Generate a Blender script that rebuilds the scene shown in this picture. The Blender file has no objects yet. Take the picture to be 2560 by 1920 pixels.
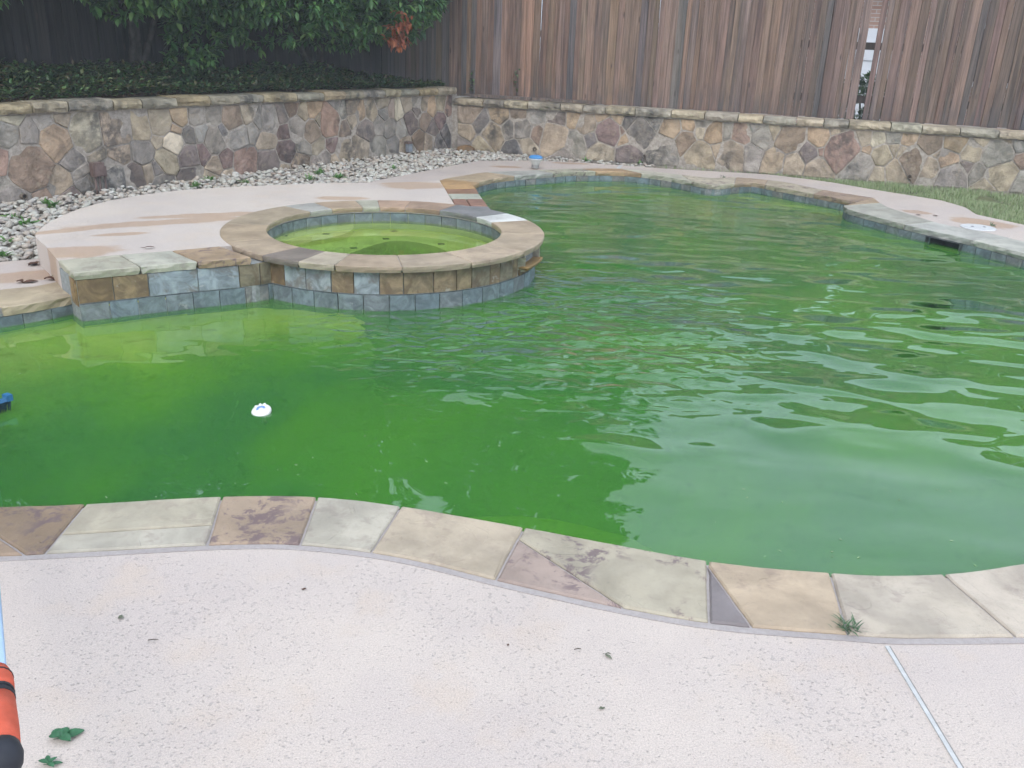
import bpy, bmesh, math, random
import numpy as np
from mathutils import Vector, Matrix, noise
from mathutils.geometry import tessellate_polygon

random.seed(7); rng = np.random.default_rng(7)
SC = bpy.context.scene
COL = SC.collection
rad = math.radians

# ------------------------------------------------------------------ camera
CAM_H = 1.6
FOCAL, PITCH, ROLL = 2200.0, rad(21.5), rad(2.25)     # focal length in pixels of a 2560 px wide frame
FWD = Vector((0, math.cos(PITCH), -math.sin(PITCH)))
_r0 = Vector((1, 0, 0)); _u0 = _r0.cross(FWD)
RGT = _r0 * math.cos(ROLL) + _u0 * math.sin(ROLL)
UPV = _u0 * math.cos(ROLL) - _r0 * math.sin(ROLL)
EYE = Vector((0, 0, CAM_H))
cam_data = bpy.data.cameras.new('camera')
cam_data.sensor_width = 36.0
cam_data.lens = 36.0 * FOCAL / 2560.0
cam_data.clip_start = 0.05; cam_data.clip_end = 500
cam = bpy.data.objects.new('camera', cam_data); COL.objects.link(cam)
mw = Matrix.Identity(4)
for i in range(3):
    mw[i][0] = RGT[i]; mw[i][1] = UPV[i]; mw[i][2] = -FWD[i]; mw[i][3] = EYE[i]
cam.matrix_world = mw
SC.camera = cam

# ------------------------------------------------------------------ sky, sun, exposure
SUN_EL, SUN_AZ = rad(46), rad(188)
world = bpy.data.worlds.new('World'); SC.world = world; world.use_nodes = True
wt = world.node_tree; wt.nodes.clear()
sky = wt.nodes.new('ShaderNodeTexSky'); sky.sky_type = 'NISHITA'; sky.sun_disc = False
sky.sun_elevation = SUN_EL; sky.sun_rotation = SUN_AZ
sky.air_density = 1.0; sky.dust_density = 6.0; sky.ozone_density = 1.0
# thin overcast: an even cloud sheet with soft texture in front of the blue
hs = wt.nodes.new('ShaderNodeHueSaturation'); hs.inputs['Saturation'].default_value = 0.45
wc = wt.nodes.new('ShaderNodeTexCoord')
wn = wt.nodes.new('ShaderNodeTexNoise'); wn.inputs['Scale'].default_value = 2.2; wn.inputs['Detail'].default_value = 5
wr = wt.nodes.new('ShaderNodeMapRange'); wr.inputs[1].default_value = 0.3; wr.inputs[2].default_value = 0.7; wr.inputs[3].default_value = 0.86; wr.inputs[4].default_value = 1.12
wm = wt.nodes.new('ShaderNodeMix'); wm.data_type = 'RGBA'; wm.blend_type = 'MULTIPLY'; wm.inputs['Factor'].default_value = 1.0
wm.inputs[6].default_value = (9.0, 10.5, 12.6, 1)
wx = wt.nodes.new('ShaderNodeMix'); wx.data_type = 'RGBA'; wx.inputs['Factor'].default_value = 0.82
bg = wt.nodes.new('ShaderNodeBackground'); bg.inputs['Strength'].default_value = 0.13
wo = wt.nodes.new('ShaderNodeOutputWorld')
wt.links.new(sky.outputs[0], hs.inputs['Color']); wt.links.new(wc.outputs['Generated'], wn.inputs['Vector']); wt.links.new(wn.outputs['Fac'], wr.inputs[0])
wt.links.new(wr.outputs[0], wm.inputs[7]); wt.links.new(hs.outputs[0], wx.inputs[6]); wt.links.new(wm.outputs[2], wx.inputs[7])
wt.links.new(wx.outputs[2], bg.inputs['Color'])
wt.links.new(bg.outputs[0], wo.inputs['Surface'])
sd = bpy.data.lights.new('sun', 'SUN'); sd.energy = 0.9; sd.angle = rad(28); sd.color = (1.0, 0.96, 0.9)
so = bpy.data.objects.new('sun', sd); COL.objects.link(so)
sdir = Vector((math.sin(SUN_AZ) * math.cos(SUN_EL), math.cos(SUN_AZ) * math.cos(SUN_EL), math.sin(SUN_EL)))
so.rotation_euler = sdir.to_track_quat('Z', 'Y').to_euler(); so.location = (3, 5, 12)
SC.view_settings.view_transform = 'Standard'; SC.view_settings.look = 'None'
SC.view_settings.gamma = 1.0; SC.view_settings.use_curve_mapping = False
SC.view_settings.exposure = 0.40
SC.render.engine = 'CYCLES'
SC.cycles.use_denoising = True; SC.cycles.use_adaptive_sampling = True; SC.cycles.adaptive_threshold = 0.04; SC.cycles.adaptive_min_samples = 16
SC.cycles.max_bounces = 7; SC.cycles.diffuse_bounces = 3; SC.cycles.glossy_bounces = 2
SC.cycles.transparent_max_bounces = 10; SC.cycles.volume_bounces = 1
SC.cycles.caustics_reflective = False; SC.cycles.caustics_refractive = True
SC.cycles.sample_clamp_indirect = 6.0

# ------------------------------------------------------------------ helpers
def ray(x, y):
    return (FWD * FOCAL + RGT * (x - 1280) - UPV * (y - 960)).normalized()
def at(x, y, z=0.0):
    d = ray(x, y); return EYE + d * ((z - CAM_H) / d.z)
def P2(x, y, z=0.0):
    p = at(x, y, z); return np.array((p.x, p.y))
def at_under(x, y, zs, z):
    """point at depth z seen through still water whose surface lies at zs"""
    d = ray(x, y); p = EYE + d * ((zs - CAM_H) / d.z)
    h = Vector((d.x, d.y, 0)) / 1.333; k = math.sqrt(max(1e-6, 1 - h.length_squared))
    return p + Vector((h.x, h.y, -k)) * ((zs - z) / k)
def PU(pts, zs, z):
    return [np.array(at_under(x, y, zs, z)[:2]) for x, y in pts]
def PL(pts, z=0.0):
    return [P2(x, y, z) for x, y in pts]
def on_wall(x, y, a, n):
    """point of the vertical plane through a with horizontal normal n seen at a pixel"""
    d = ray(x, y); t = (Vector((a[0], a[1], 0)) - EYE).dot(n) / d.dot(n); return EYE + d * t
def lin(r, g, b, k=1.0):
    f = lambda c: ((c / 255 + 0.055) / 1.055) ** 2.4 if c > 10 else c / 255 / 12.92
    k *= 0.78                      # photographed tone to base colour
    return (f(r) * k, f(g) * k, f(b) * k, 1.0)
def vary(c, s=0.08):
    k = 1 + random.uniform(-s, s)
    return (c[0] * k * (1 + random.uniform(-s, s) * .3), c[1] * k, c[2] * k * (1 + random.uniform(-s, s) * .3), 1)

def mesh_of(name, verts, faces, mat, smooth=False):
    me = bpy.data.meshes.new(name)
    me.from_pydata([tuple(v) for v in verts], [], faces)
    me.materials.append(mat)
    if smooth: me.polygons.foreach_set('use_smooth', [True] * len(me.polygons))
    me.update(); return me
def tris_mesh(name, V, F, mat, smooth=False):
    """fast mesh from numpy arrays, F is (n, k)"""
    me = bpy.data.meshes.new(name); n, k = F.shape
    me.vertices.add(len(V)); me.vertices.foreach_set('co', V.astype(np.float32).ravel())
    me.loops.add(n * k); me.loops.foreach_set('vertex_index', F.astype(np.int32).ravel())
    me.polygons.add(n); me.polygons.foreach_set('loop_start', np.arange(0, n * k, k, dtype=np.int32))
    try: me.polygons.foreach_set('loop_total', np.full(n, k, dtype=np.int32))
    except Exception: pass
    if smooth: me.polygons.foreach_set('use_smooth', np.ones(n, dtype=bool))
    me.materials.append(mat); me.update(calc_edges=True); me.validate(); return me
def link(name, me, parent=None, color=None, matrix=None):
    o = bpy.data.objects.new(name, me); COL.objects.link(o)
    if matrix is not None: o.matrix_world = matrix
    if parent is not None:
        m = o.matrix_basis.copy(); o.parent = parent
        o.matrix_parent_inverse = pinv(parent); o.matrix_basis = m
    if color is not None: o.color = color
    return o
def pworld(o):
    m = o.matrix_basis.copy()
    if o.parent: m = pworld(o.parent) @ o.matrix_parent_inverse @ m
    return m
def pinv(o): return pworld(o).inverted()
def part(name, verts, faces, mat, parent, color=None, smooth=False):
    return link(name, mesh_of(name, verts, faces, mat, smooth), parent, color)
def tag(o, label=None, cat=None, group=None, kind=None):
    if label: o['label'] = label
    if cat: o['category'] = cat
    if group: o['group'] = group
    if kind: o['kind'] = kind
    return o
def thing(name, label, cat, loc=(0, 0, 0), group=None):
    o = bpy.data.objects.new(name, None); COL.objects.link(o); o.location = loc
    o.empty_display_size = 0.2
    return tag(o, label, cat, group)

def resample(pts, step, closed=False):
    pts = [np.array(p, float) for p in pts]
    if closed: pts = pts + [pts[0]]
    out = []
    for a, b in zip(pts[:-1], pts[1:]):
        n = max(1, int(math.ceil(np.linalg.norm(b - a) / step)))
        for k in range(n): out.append(a + (b - a) * k / n)
    if not closed: out.append(pts[-1])
    return out
def smooth_line(pts, step=0.1):
    """Catmull-Rom through the points"""
    p = [np.array(q, float) for q in pts]; p = [2 * p[0] - p[1]] + p + [2 * p[-1] - p[-2]]
    out = []
    for i in range(1, len(p) - 2):
        n = max(2, int(np.linalg.norm(p[i + 1] - p[i]) / step))
        for k in range(n):
            t = k / n
            out.append(0.5 * (2 * p[i] + (p[i + 1] - p[i - 1]) * t + (2 * p[i - 1] - 5 * p[i] + 4 * p[i + 1] - p[i + 2]) * t * t
                              + (-p[i - 1] + 3 * p[i] - 3 * p[i + 1] + p[i + 2]) * t ** 3))
    out.append(p[-2]); return out
def area2(poly):
    return 0.5 * sum(a[0] * b[1] - b[0] * a[1] for a, b in zip(poly, poly[1:] + poly[:1]))
def ccw(poly):
    return poly if area2(poly) > 0 else poly[::-1]
def offset(poly, d):
    """offset of a dense closed ccw polygon, positive outwards"""
    n = len(poly); out = []
    for i in range(n):
        a, b, c = poly[i - 1], poly[i], poly[(i + 1) % n]
        e1 = b - a; e2 = c - b
        n1 = np.array((e1[1], -e1[0])) / (np.linalg.norm(e1) + 1e-9); n2 = np.array((e2[1], -e2[0])) / (np.linalg.norm(e2) + 1e-9)
        m = n1 + n2; L = np.linalg.norm(m)
        if L < 0.3: m = n1; L = 1
        m = m / L; out.append(b + m * d / max(0.5, m @ n1))
    return out
def inside(poly, X, Y):
    P = np.array(poly); r = np.zeros(X.shape, bool); j = len(P) - 1
    for i in range(len(P)):
        c = ((P[i, 1] > Y) != (P[j, 1] > Y)) & (X < (P[j, 0] - P[i, 0]) * (Y - P[i, 1]) / (P[j, 1] - P[i, 1] + 1e-12) + P[i, 0])
        r ^= c; j = i
    return r
def sheet(name, outer, holes, z, mat, depth=0.0, parent=None):
    """flat slab of a polygon with holes; with depth it gets side faces"""
    loops = [[Vector((p[0], p[1], 0)) for p in L] for L in [outer] + holes]
    tri = tessellate_polygon(loops)
    flat = [v for L in loops for v in L]
    V = [(v.x, v.y, z) for v in flat]; F = []
    for t in tri:
        a, b, c = [flat[i] for i in t]
        s = (b.x - a.x) * (c.y - a.y) - (b.y - a.y) * (c.x - a.x)
        if abs(s) < 1e-12: continue
        F.append(tuple(t) if s > 0 else tuple(t)[::-1])
    if depth:
        base = len(V); V += [(v.x, v.y, z - depth) for v in flat]; k = 0
        for li, L in enumerate(loops):
            n = len(L); cc = area2([np.array((v.x, v.y)) for v in L]) > 0
            for i in range(n):
                a, b = k + i, k + (i + 1) % n
                f = (a, base + a, base + b, b)
                F.append(f if (cc == (li == 0)) else f[::-1])
            k += n
    return link(name, mesh_of(name, V, F, mat), parent)
def box_vf(cx, cy, cz, sx, sy, sz, rot=None):
    V = [Vector((x * sx / 2, y * sy / 2, z * sz / 2)) for z in (-1, 1) for y in (-1, 1) for x in (-1, 1)]
    if rot is not None: V = [rot @ v for v in V]
    V = [v + Vector((cx, cy, cz)) for v in V]
    return V, [(0, 2, 3, 1), (4, 5, 7, 6), (0, 1, 5, 4), (2, 6, 7, 3), (0, 4, 6, 2), (1, 3, 7, 5)]
def lathe_vf(profile, n=24, cx=0, cy=0, cz=0, rot=None):
    V, F = [], []
    for r, z in profile:
        for k in range(n):
            a = 2 * math.pi * k / n; V.append(Vector((r * math.cos(a), r * math.sin(a), z)))
    for i in range(len(profile) - 1):
        for k in range(n):
            F.append((i * n + k, i * n + (k + 1) % n, (i + 1) * n + (k + 1) % n, (i + 1) * n + k))
    F.append(tuple(range(n))[::-1]); F.append(tuple(range((len(profile) - 1) * n, len(profile) * n)))
    if rot is not None: V = [rot @ v for v in V]
    return [v + Vector((cx, cy, cz)) for v in V], F
def tube_vf(pts, radii, n=8):
    V, F = [], []
    for i, p in enumerate(pts):
        p = Vector(p)
        t = (Vector(pts[min(i + 1, len(pts) - 1)]) - Vector(pts[max(i - 1, 0)])).normalized()
        u = t.orthogonal().normalized() if i == 0 else (u - t * u.dot(t)).normalized()
        w = t.cross(u)
        for k in range(n):
            a = 2 * math.pi * k / n; V.append(p + (u * math.cos(a) + w * math.sin(a)) * radii[i])
    for i in range(len(pts) - 1):
        for k in range(n):
            F.append((i * n + k, i * n + (k + 1) % n, (i + 1) * n + (k + 1) % n, (i + 1) * n + k))
    F.append(tuple(range(n))[::-1]); F.append(tuple(range((len(pts) - 1) * n, len(pts) * n)))
    return V, F
def join_vf(*parts):
    V, F = [], []
    for v, f in parts:
        k = len(V); V += list(v); F += [tuple(i + k for i in q) for q in f]
    return V, F

# ------------------------------------------------------------------ materials
class NT:
    cap = 4.0
    def __init__(s, name):
        s.m = bpy.data.materials.new(name); s.m.use_nodes = True; s.t = s.m.node_tree; s.t.nodes.clear()
        s.out = s.n('ShaderNodeOutputMaterial')
    def n(s, typ, **kw):
        nd = s.t.nodes.new(typ)
        for k, v in kw.items(): setattr(nd, k, v)
        return nd
    def set(s, sock, v):
        if hasattr(v, 'is_linked') or hasattr(v, 'node'): s.t.links.new(v, sock)
        elif v is not None: sock.default_value = v
    def math(s, op, a, b=None, c=None, clamp=False):
        nd = s.n('ShaderNodeMath', operation=op, use_clamp=clamp)
        for i, v in enumerate((a, b, c)):
            if v is not None: s.set(nd.inputs[i], v)
        return nd.outputs[0]
    def vmath(s, op, a, b=None):
        nd = s.n('ShaderNodeVectorMath', operation=op); s.set(nd.inputs[0], a)
        if b is not None: s.set(nd.inputs[1], b)
        return nd.outputs['Value'] if op in ('LENGTH', 'DISTANCE', 'DOT_PRODUCT') else nd.outputs[0]
    def mix(s, f, a, b, blend='MIX'):
        nd = s.n('ShaderNodeMix', data_type='RGBA', blend_type=blend)
        s.set(nd.inputs['Factor'], f); s.set(nd.inputs[6], a); s.set(nd.inputs[7], b); return nd.outputs[2]
    def noise(s, vec, scale=5, detail=4, rough=0.55, dist=0.0, out='Fac'):
        nd = s.n('ShaderNodeTexNoise'); s.set(nd.inputs['Vector'], vec); s.set(nd.inputs['Scale'], scale)
        nd.inputs['Detail'].default_value = min(detail, s.cap); nd.inputs['Roughness'].default_value = rough; nd.inputs['Distortion'].default_value = dist
        return nd.outputs[out]
    def voro(s, vec, scale, feature='F1', out='Distance', rnd=1.0):
        nd = s.n('ShaderNodeTexVoronoi', feature=feature); s.set(nd.inputs['Vector'], vec); nd.inputs['Scale'].default_value = scale
        nd.inputs['Randomness'].default_value = rnd; return nd.outputs[out]
    def ramp(s, f, lo, hi, a=0.0, b=1.0, smooth=True):
        nd = s.n('ShaderNodeMapRange', interpolation_type='SMOOTHSTEP' if smooth else 'LINEAR')
        s.set(nd.inputs[0], f); nd.inputs[1].default_value = lo; nd.inputs[2].default_value = hi
        nd.inputs[3].default_value = a; nd.inputs[4].default_value = b; return nd.outputs[0]
    def pos(s): return s.n('ShaderNodeNewGeometry').outputs['Position']
    def bump(s, h, strength=0.5, dist=0.01, normal=None):
        nd = s.n('ShaderNodeBump'); nd.inputs['Strength'].default_value = strength; nd.inputs['Distance'].default_value = dist
        s.set(nd.inputs['Height'], h)
        if normal is not None: s.set(nd.inputs['Normal'], normal)
        return nd.outputs[0]
    def bsdf(s, col, rough=0.7, normal=None, spec=0.4, **kw):
        b = s.n('ShaderNodeBsdfPrincipled'); s.set(b.inputs['Base Color'], col); s.set(b.inputs['Roughness'], rough)
        s.set(b.inputs['Specular IOR Level'], spec)
        if normal is not None: s.set(b.inputs['Normal'], normal)
        for k, v in kw.items(): s.set(b.inputs[k], v)
        s.t.links.new(b.outputs[0], s.out.inputs['Surface']); return b
    def objcoord(s):
        """object coordinates shifted by a per-object random amount"""
        tc = s.n('ShaderNodeTexCoord'); oi = s.n('ShaderNodeObjectInfo')
        k = s.math('MULTIPLY', oi.outputs['Random'], 53.0)
        cm = s.n('ShaderNodeCombineXYZ'); s.set(cm.inputs[0], k); s.set(cm.inputs[1], k); s.set(cm.inputs[2], k)
        return s.vmath('ADD', tc.outputs['Object'], cm.outputs[0]), oi

def plain(name, col, rough=0.6, spec=0.4, nscale=20, namp=0.15, bump=0.0, metallic=0.0):
    t = NT(name); v = t.n('ShaderNodeTexCoord').outputs['Object']
    f = t.ramp(t.noise(v, nscale, 4), 0.3, 0.7, 1 - namp, 1 + namp)
    nrm = t.bump(t.noise(v, nscale * 3, 3), 0.6, bump) if bump else None
    t.bsdf(t.mix(1.0, col, f, 'MULTIPLY'), rough, nrm, spec, Metallic=metallic); return t.m

def mat_flag(name, blotch, amt, rough=0.65, streak=None, bump=0.004):
    """flagstone: the object's own colour, cloudy bands and mineral blotches"""
    t = NT(name); t.cap = 8.0; v, oi = t.objcoord(); base = oi.outputs['Color']
    st = t.vmath('MULTIPLY', v, streak or (1, 1, 1))
    c = t.mix(1.0, base, t.ramp(t.noise(st, 4, 8, .62, .35), 0.3, 0.72, 0.78, 1.2), 'MULTIPLY')
    c = t.mix(t.ramp(t.noise(v, 2.6, 3, .5, 1.0), 0.42, 0.66, 0, 0.4), c, t.mix(1.0, c, (0.98, 1.0, 1.03, 1), 'MULTIPLY'))
    b1 = t.ramp(t.noise(st, 12, 9, .74, .4), 0.51, 0.60, 0, amt)
    b2 = t.ramp(t.noise(v, 3.1, 2, .5), 0.36, 0.52)
    c = t.mix(1.0, c, (1.03, 1.0, 0.94, 1), 'MULTIPLY'); c = t.mix(t.math('MULTIPLY', b1, b2), c, blotch)
    c = t.mix(t.ramp(t.noise(v, 90, 3), 0.55, 0.8, 0, 0.25), c, (0.12, 0.11, 0.1, 1))
    layer = t.noise(v, 3.0, 4, .5, .6)
    steps = t.math('FRACT', t.math('MULTIPLY', layer, 5.0))
    h = t.math('ADD', t.math('MULTIPLY', t.ramp(steps, 0, 0.07), 0.5), t.noise(v, 30, 8, .65))
    t.bsdf(c, rough, t.bump(h, 0.6, bump), 0.3); return t.m

def mat_rubble():
    t = NT('rubble_stone'); v, oi = t.objcoord(); base = oi.outputs['Color']; p = t.pos()
    c = t.mix(1.0, base, t.ramp(t.noise(v, 4.5, 7, .62, 1.0), 0.3, 0.7, 0.62, 1.3), 'MULTIPLY')
    c = t.mix(t.ramp(t.noise(v, 3.0, 4, .6), 0.52, 0.66, 0, 0.45), c, t.mix(1.0, c, (0.72, 0.76, 0.82, 1), 'MULTIPLY'))
    c = t.mix(t.ramp(t.noise(v, 14, 8, .7), 0.56, 0.64, 0, 0.45), c, (0.33, 0.27, 0.2, 1))
    mild = t.math('MULTIPLY', t.ramp(t.noise(t.vmath('MULTIPLY', p, (1.6, 1.6, .7)), 1.0, 5, .65), 0.5, 0.64), t.ramp(t.noise(p, 9, 5, .7), 0.36, 0.58))
    c = t.mix(t.math('MULTIPLY', mild, 0.72), c, (0.045, 0.045, 0.048, 1))
    h = t.math('ADD', t.noise(v, 9, 8, .65), t.math('MULTIPLY', t.noise(v, 45, 5, .6), 0.35))
    t.bsdf(c, 0.85, t.bump(h, 0.9, 0.022), 0.25); return t.m

def mat_mortar(name, col, sc=25, bump=0.006, mild=0.5, lo=0.75, hi=1.2):
    t = NT(name); p = t.pos()
    c = t.mix(1.0, col, t.ramp(t.noise(p, sc, 6, .65), 0.3, 0.7, lo, hi), 'MULTIPLY')
    c = t.mix(t.ramp(t.noise(p, 1.5, 5, .6), 0.5, 0.68, 0, mild), c, (0.07, 0.068, 0.07, 1))
    t.bsdf(c, 0.92, t.bump(t.noise(p, sc * 3, 6, .65), 0.8, bump), 0.2); return t.m

def mat_tile(name, dark, amt):
    t = NT(name); v, oi = t.objcoord(); base = oi.outputs['Color']
    c = t.mix(1.0, base, t.ramp(t.noise(v, 9, 7, .65, 1.2), 0.28, 0.72, 0.6, 1.35), 'MULTIPLY')
    c = t.mix(t.ramp(t.noise(v, 6, 5, .6, .8), 0.5, 0.62, 0, amt), c, dark)
    c = t.mix(t.ramp(t.noise(v, 16, 6, .7), 0.62, 0.72, 0, 0.35), c, (0.5, 0.5, 0.47, 1))
    h = t.noise(v, 14, 8, .7, 1.0)
    t.bsdf(c, 0.55, t.bump(h, 0.7, 0.006), 0.4); return t.m

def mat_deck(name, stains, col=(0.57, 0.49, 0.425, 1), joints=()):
    """cool-deck concrete with worn pits; stains are damp patches (x, y, rx, ry, angle) in metres"""
    t = NT(name); p = t.pos()
    sep = t.n('ShaderNodeSeparateXYZ'); t.set(sep.inputs[0], p)
    c = t.mix(t.ramp(t.noise(p, 1.1, 4, .6), 0.35, 0.65), col, (col[0] * .90, col[1] * .90, col[2] * .93, 1))
    c = t.mix(t.ramp(t.noise(p, 3.7, 5, .6), 0.5, 0.72, 0, 0.5), c, (col[0] * .98, col[1] * .92, col[2] * .84, 1))
    c = t.mix(t.ramp(t.noise(p, 0.6, 4, .65, .5), 0.48, 0.68, 0, 0.35), c, (col[0] * .80, col[1] * .80, col[2] * .82, 1))
    c = t.mix(1.0, c, t.ramp(t.noise(p, 220, 3, .7), 0.3, 0.7, 0.84, 1.12), 'MULTIPLY')
    w = t.vmath('ADD', t.vmath('MULTIPLY', p, (1, 1.35, 1)), t.vmath('MULTIPLY', t.noise(p, 30, 3, out='Color'), (0.028, 0.028, 0.028)))
    d1 = t.voro(w, 66); d2 = t.voro(w, 120)
    dens = t.noise(p, 1.7, 4, .6)
    thr = t.ramp(dens, 0.3, 0.7, 0.12, 0.36)
    pit = t.math('MULTIPLY', t.math('LESS_THAN', d1, thr), t.ramp(t.noise(p, 45, 2), 0.42, 0.56))
    pit2 = t.math('MULTIPLY', t.math('LESS_THAN', d2, 0.22), t.ramp(t.noise(p, 70, 2), 0.5, 0.58))
    pits = t.math('MAXIMUM', pit, t.math('MULTIPLY', pit2, 0.7))
    c = t.mix(t.math('MULTIPLY', pits, 0.34), c, (0.27, 0.255, 0.24, 1))
    mask = None
    if stains:
        wob = t.math('MULTIPLY', t.math('SUBTRACT', t.noise(p, 2.6, 7, .62), 0.5), 1.6)
        for (x, y, rx, ry, a) in stains:
            dx = t.math('SUBTRACT', sep.outputs[0], float(x)); dy = t.math('SUBTRACT', sep.outputs[1], float(y))
            u = t.math('ADD', t.math('MULTIPLY', dx, math.cos(a) / rx), t.math('MULTIPLY', dy, math.sin(a) / rx))
            v = t.math('ADD', t.math('MULTIPLY', dx, -math.sin(a) / ry), t.math('MULTIPLY', dy, math.cos(a) / ry))
            d = t.math('SQRT', t.math('ADD', t.math('MULTIPLY', u, u), t.math('MULTIPLY', v, v)))
            m = t.ramp(t.math('ADD', d, wob), 0.72, 1.12, 1, 0)
            mask = m if mask is None else t.math('MAXIMUM', mask, m)
        c = t.mix(t.math('MULTIPLY', mask, 0.8), c, t.mix(1.0, c, (0.80, 0.645, 0.50, 1), 'MULTIPLY'))
    h = t.math('SUBTRACT', t.math('MULTIPLY', t.noise(p, 160, 4, .6), 0.5), pits)
    t.bsdf(c, 0.85, t.bump(h, 0.8, 0.004), 0.25); return t.m

def mat_wood():
    t = NT('fence_wood'); v, oi = t.objcoord(); base = oi.outputs['Color']; p = t.pos()
    g = t.noise(t.vmath('MULTIPLY', v, (60, 60, 1.6)), 1.0, 6, .65, .4)
    c = t.mix(1.0, base, t.ramp(g, 0.25, 0.75, 0.6, 1.3), 'MULTIPLY')
    c = t.mix(t.ramp(t.noise(t.vmath('MULTIPLY', v, (14, 14, 0.7)), 1.0, 4, .6), 0.45, 0.62, 0, 0.85), c, t.mix(1.0, c, (0.60, 0.64, 0.70, 1), 'MULTIPLY'))
    c = t.mix(t.ramp(t.noise(t.vmath('MULTIPLY', p, (.7, .7, .5)), 1.3, 4, .6), 0.45, 0.7, 0, 0.55), c, t.mix(1.0, c, (0.95, 1.0, 1.08, 1), 'MULTIPLY'))
    kn = t.voro(t.vmath('MULTIPLY', v, (9, 9, 2.2)), 1.0)
    c = t.mix(t.ramp(kn, 0.06, 0.13, 0.75, 0), c, (0.07, 0.05, 0.045, 1))
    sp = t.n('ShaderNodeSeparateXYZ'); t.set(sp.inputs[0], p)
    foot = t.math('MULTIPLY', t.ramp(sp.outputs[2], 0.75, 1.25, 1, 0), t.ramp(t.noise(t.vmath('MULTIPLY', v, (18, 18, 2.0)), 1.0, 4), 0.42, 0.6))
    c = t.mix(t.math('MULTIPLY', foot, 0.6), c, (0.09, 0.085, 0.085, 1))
    t.bsdf(c, 0.85, t.bump(g, 0.6, 0.004), 0.2); return t.m

def mat_leaf(name, cols, trans=0.25, rough=0.5):
    """leaves: every leaf picks its own tone"""
    t = NT(name); g = t.n('ShaderNodeNewGeometry'); r = g.outputs['Random Per Island']
    cr = t.n('ShaderNodeValToRGB'); e = cr.color_ramp.elements
    while len(e) < len(cols): e.new(0.5)
    for i, c in enumerate(cols): e[i].position = i / max(1, len(cols) - 1); e[i].color = c
    t.set(cr.inputs[0], r)
    b = t.n('ShaderNodeBsdfPrincipled'); t.set(b.inputs['Base Color'], cr.outputs[0]); b.inputs['Roughness'].default_value = rough
    b.inputs['Specular IOR Level'].default_value = 0.4
    tr = t.n('ShaderNodeBsdfTranslucent'); t.set(tr.inputs[0], cr.outputs[0])
    mx = t.n('ShaderNodeMixShader'); mx.inputs[0].default_value = trans
    t.t.links.new(b.outputs[0], mx.inputs[1]); t.t.links.new(tr.outputs[0], mx.inputs[2]); t.t.links.new(mx.outputs[0], t.out.inputs['Surface'])
    return t.m

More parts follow.
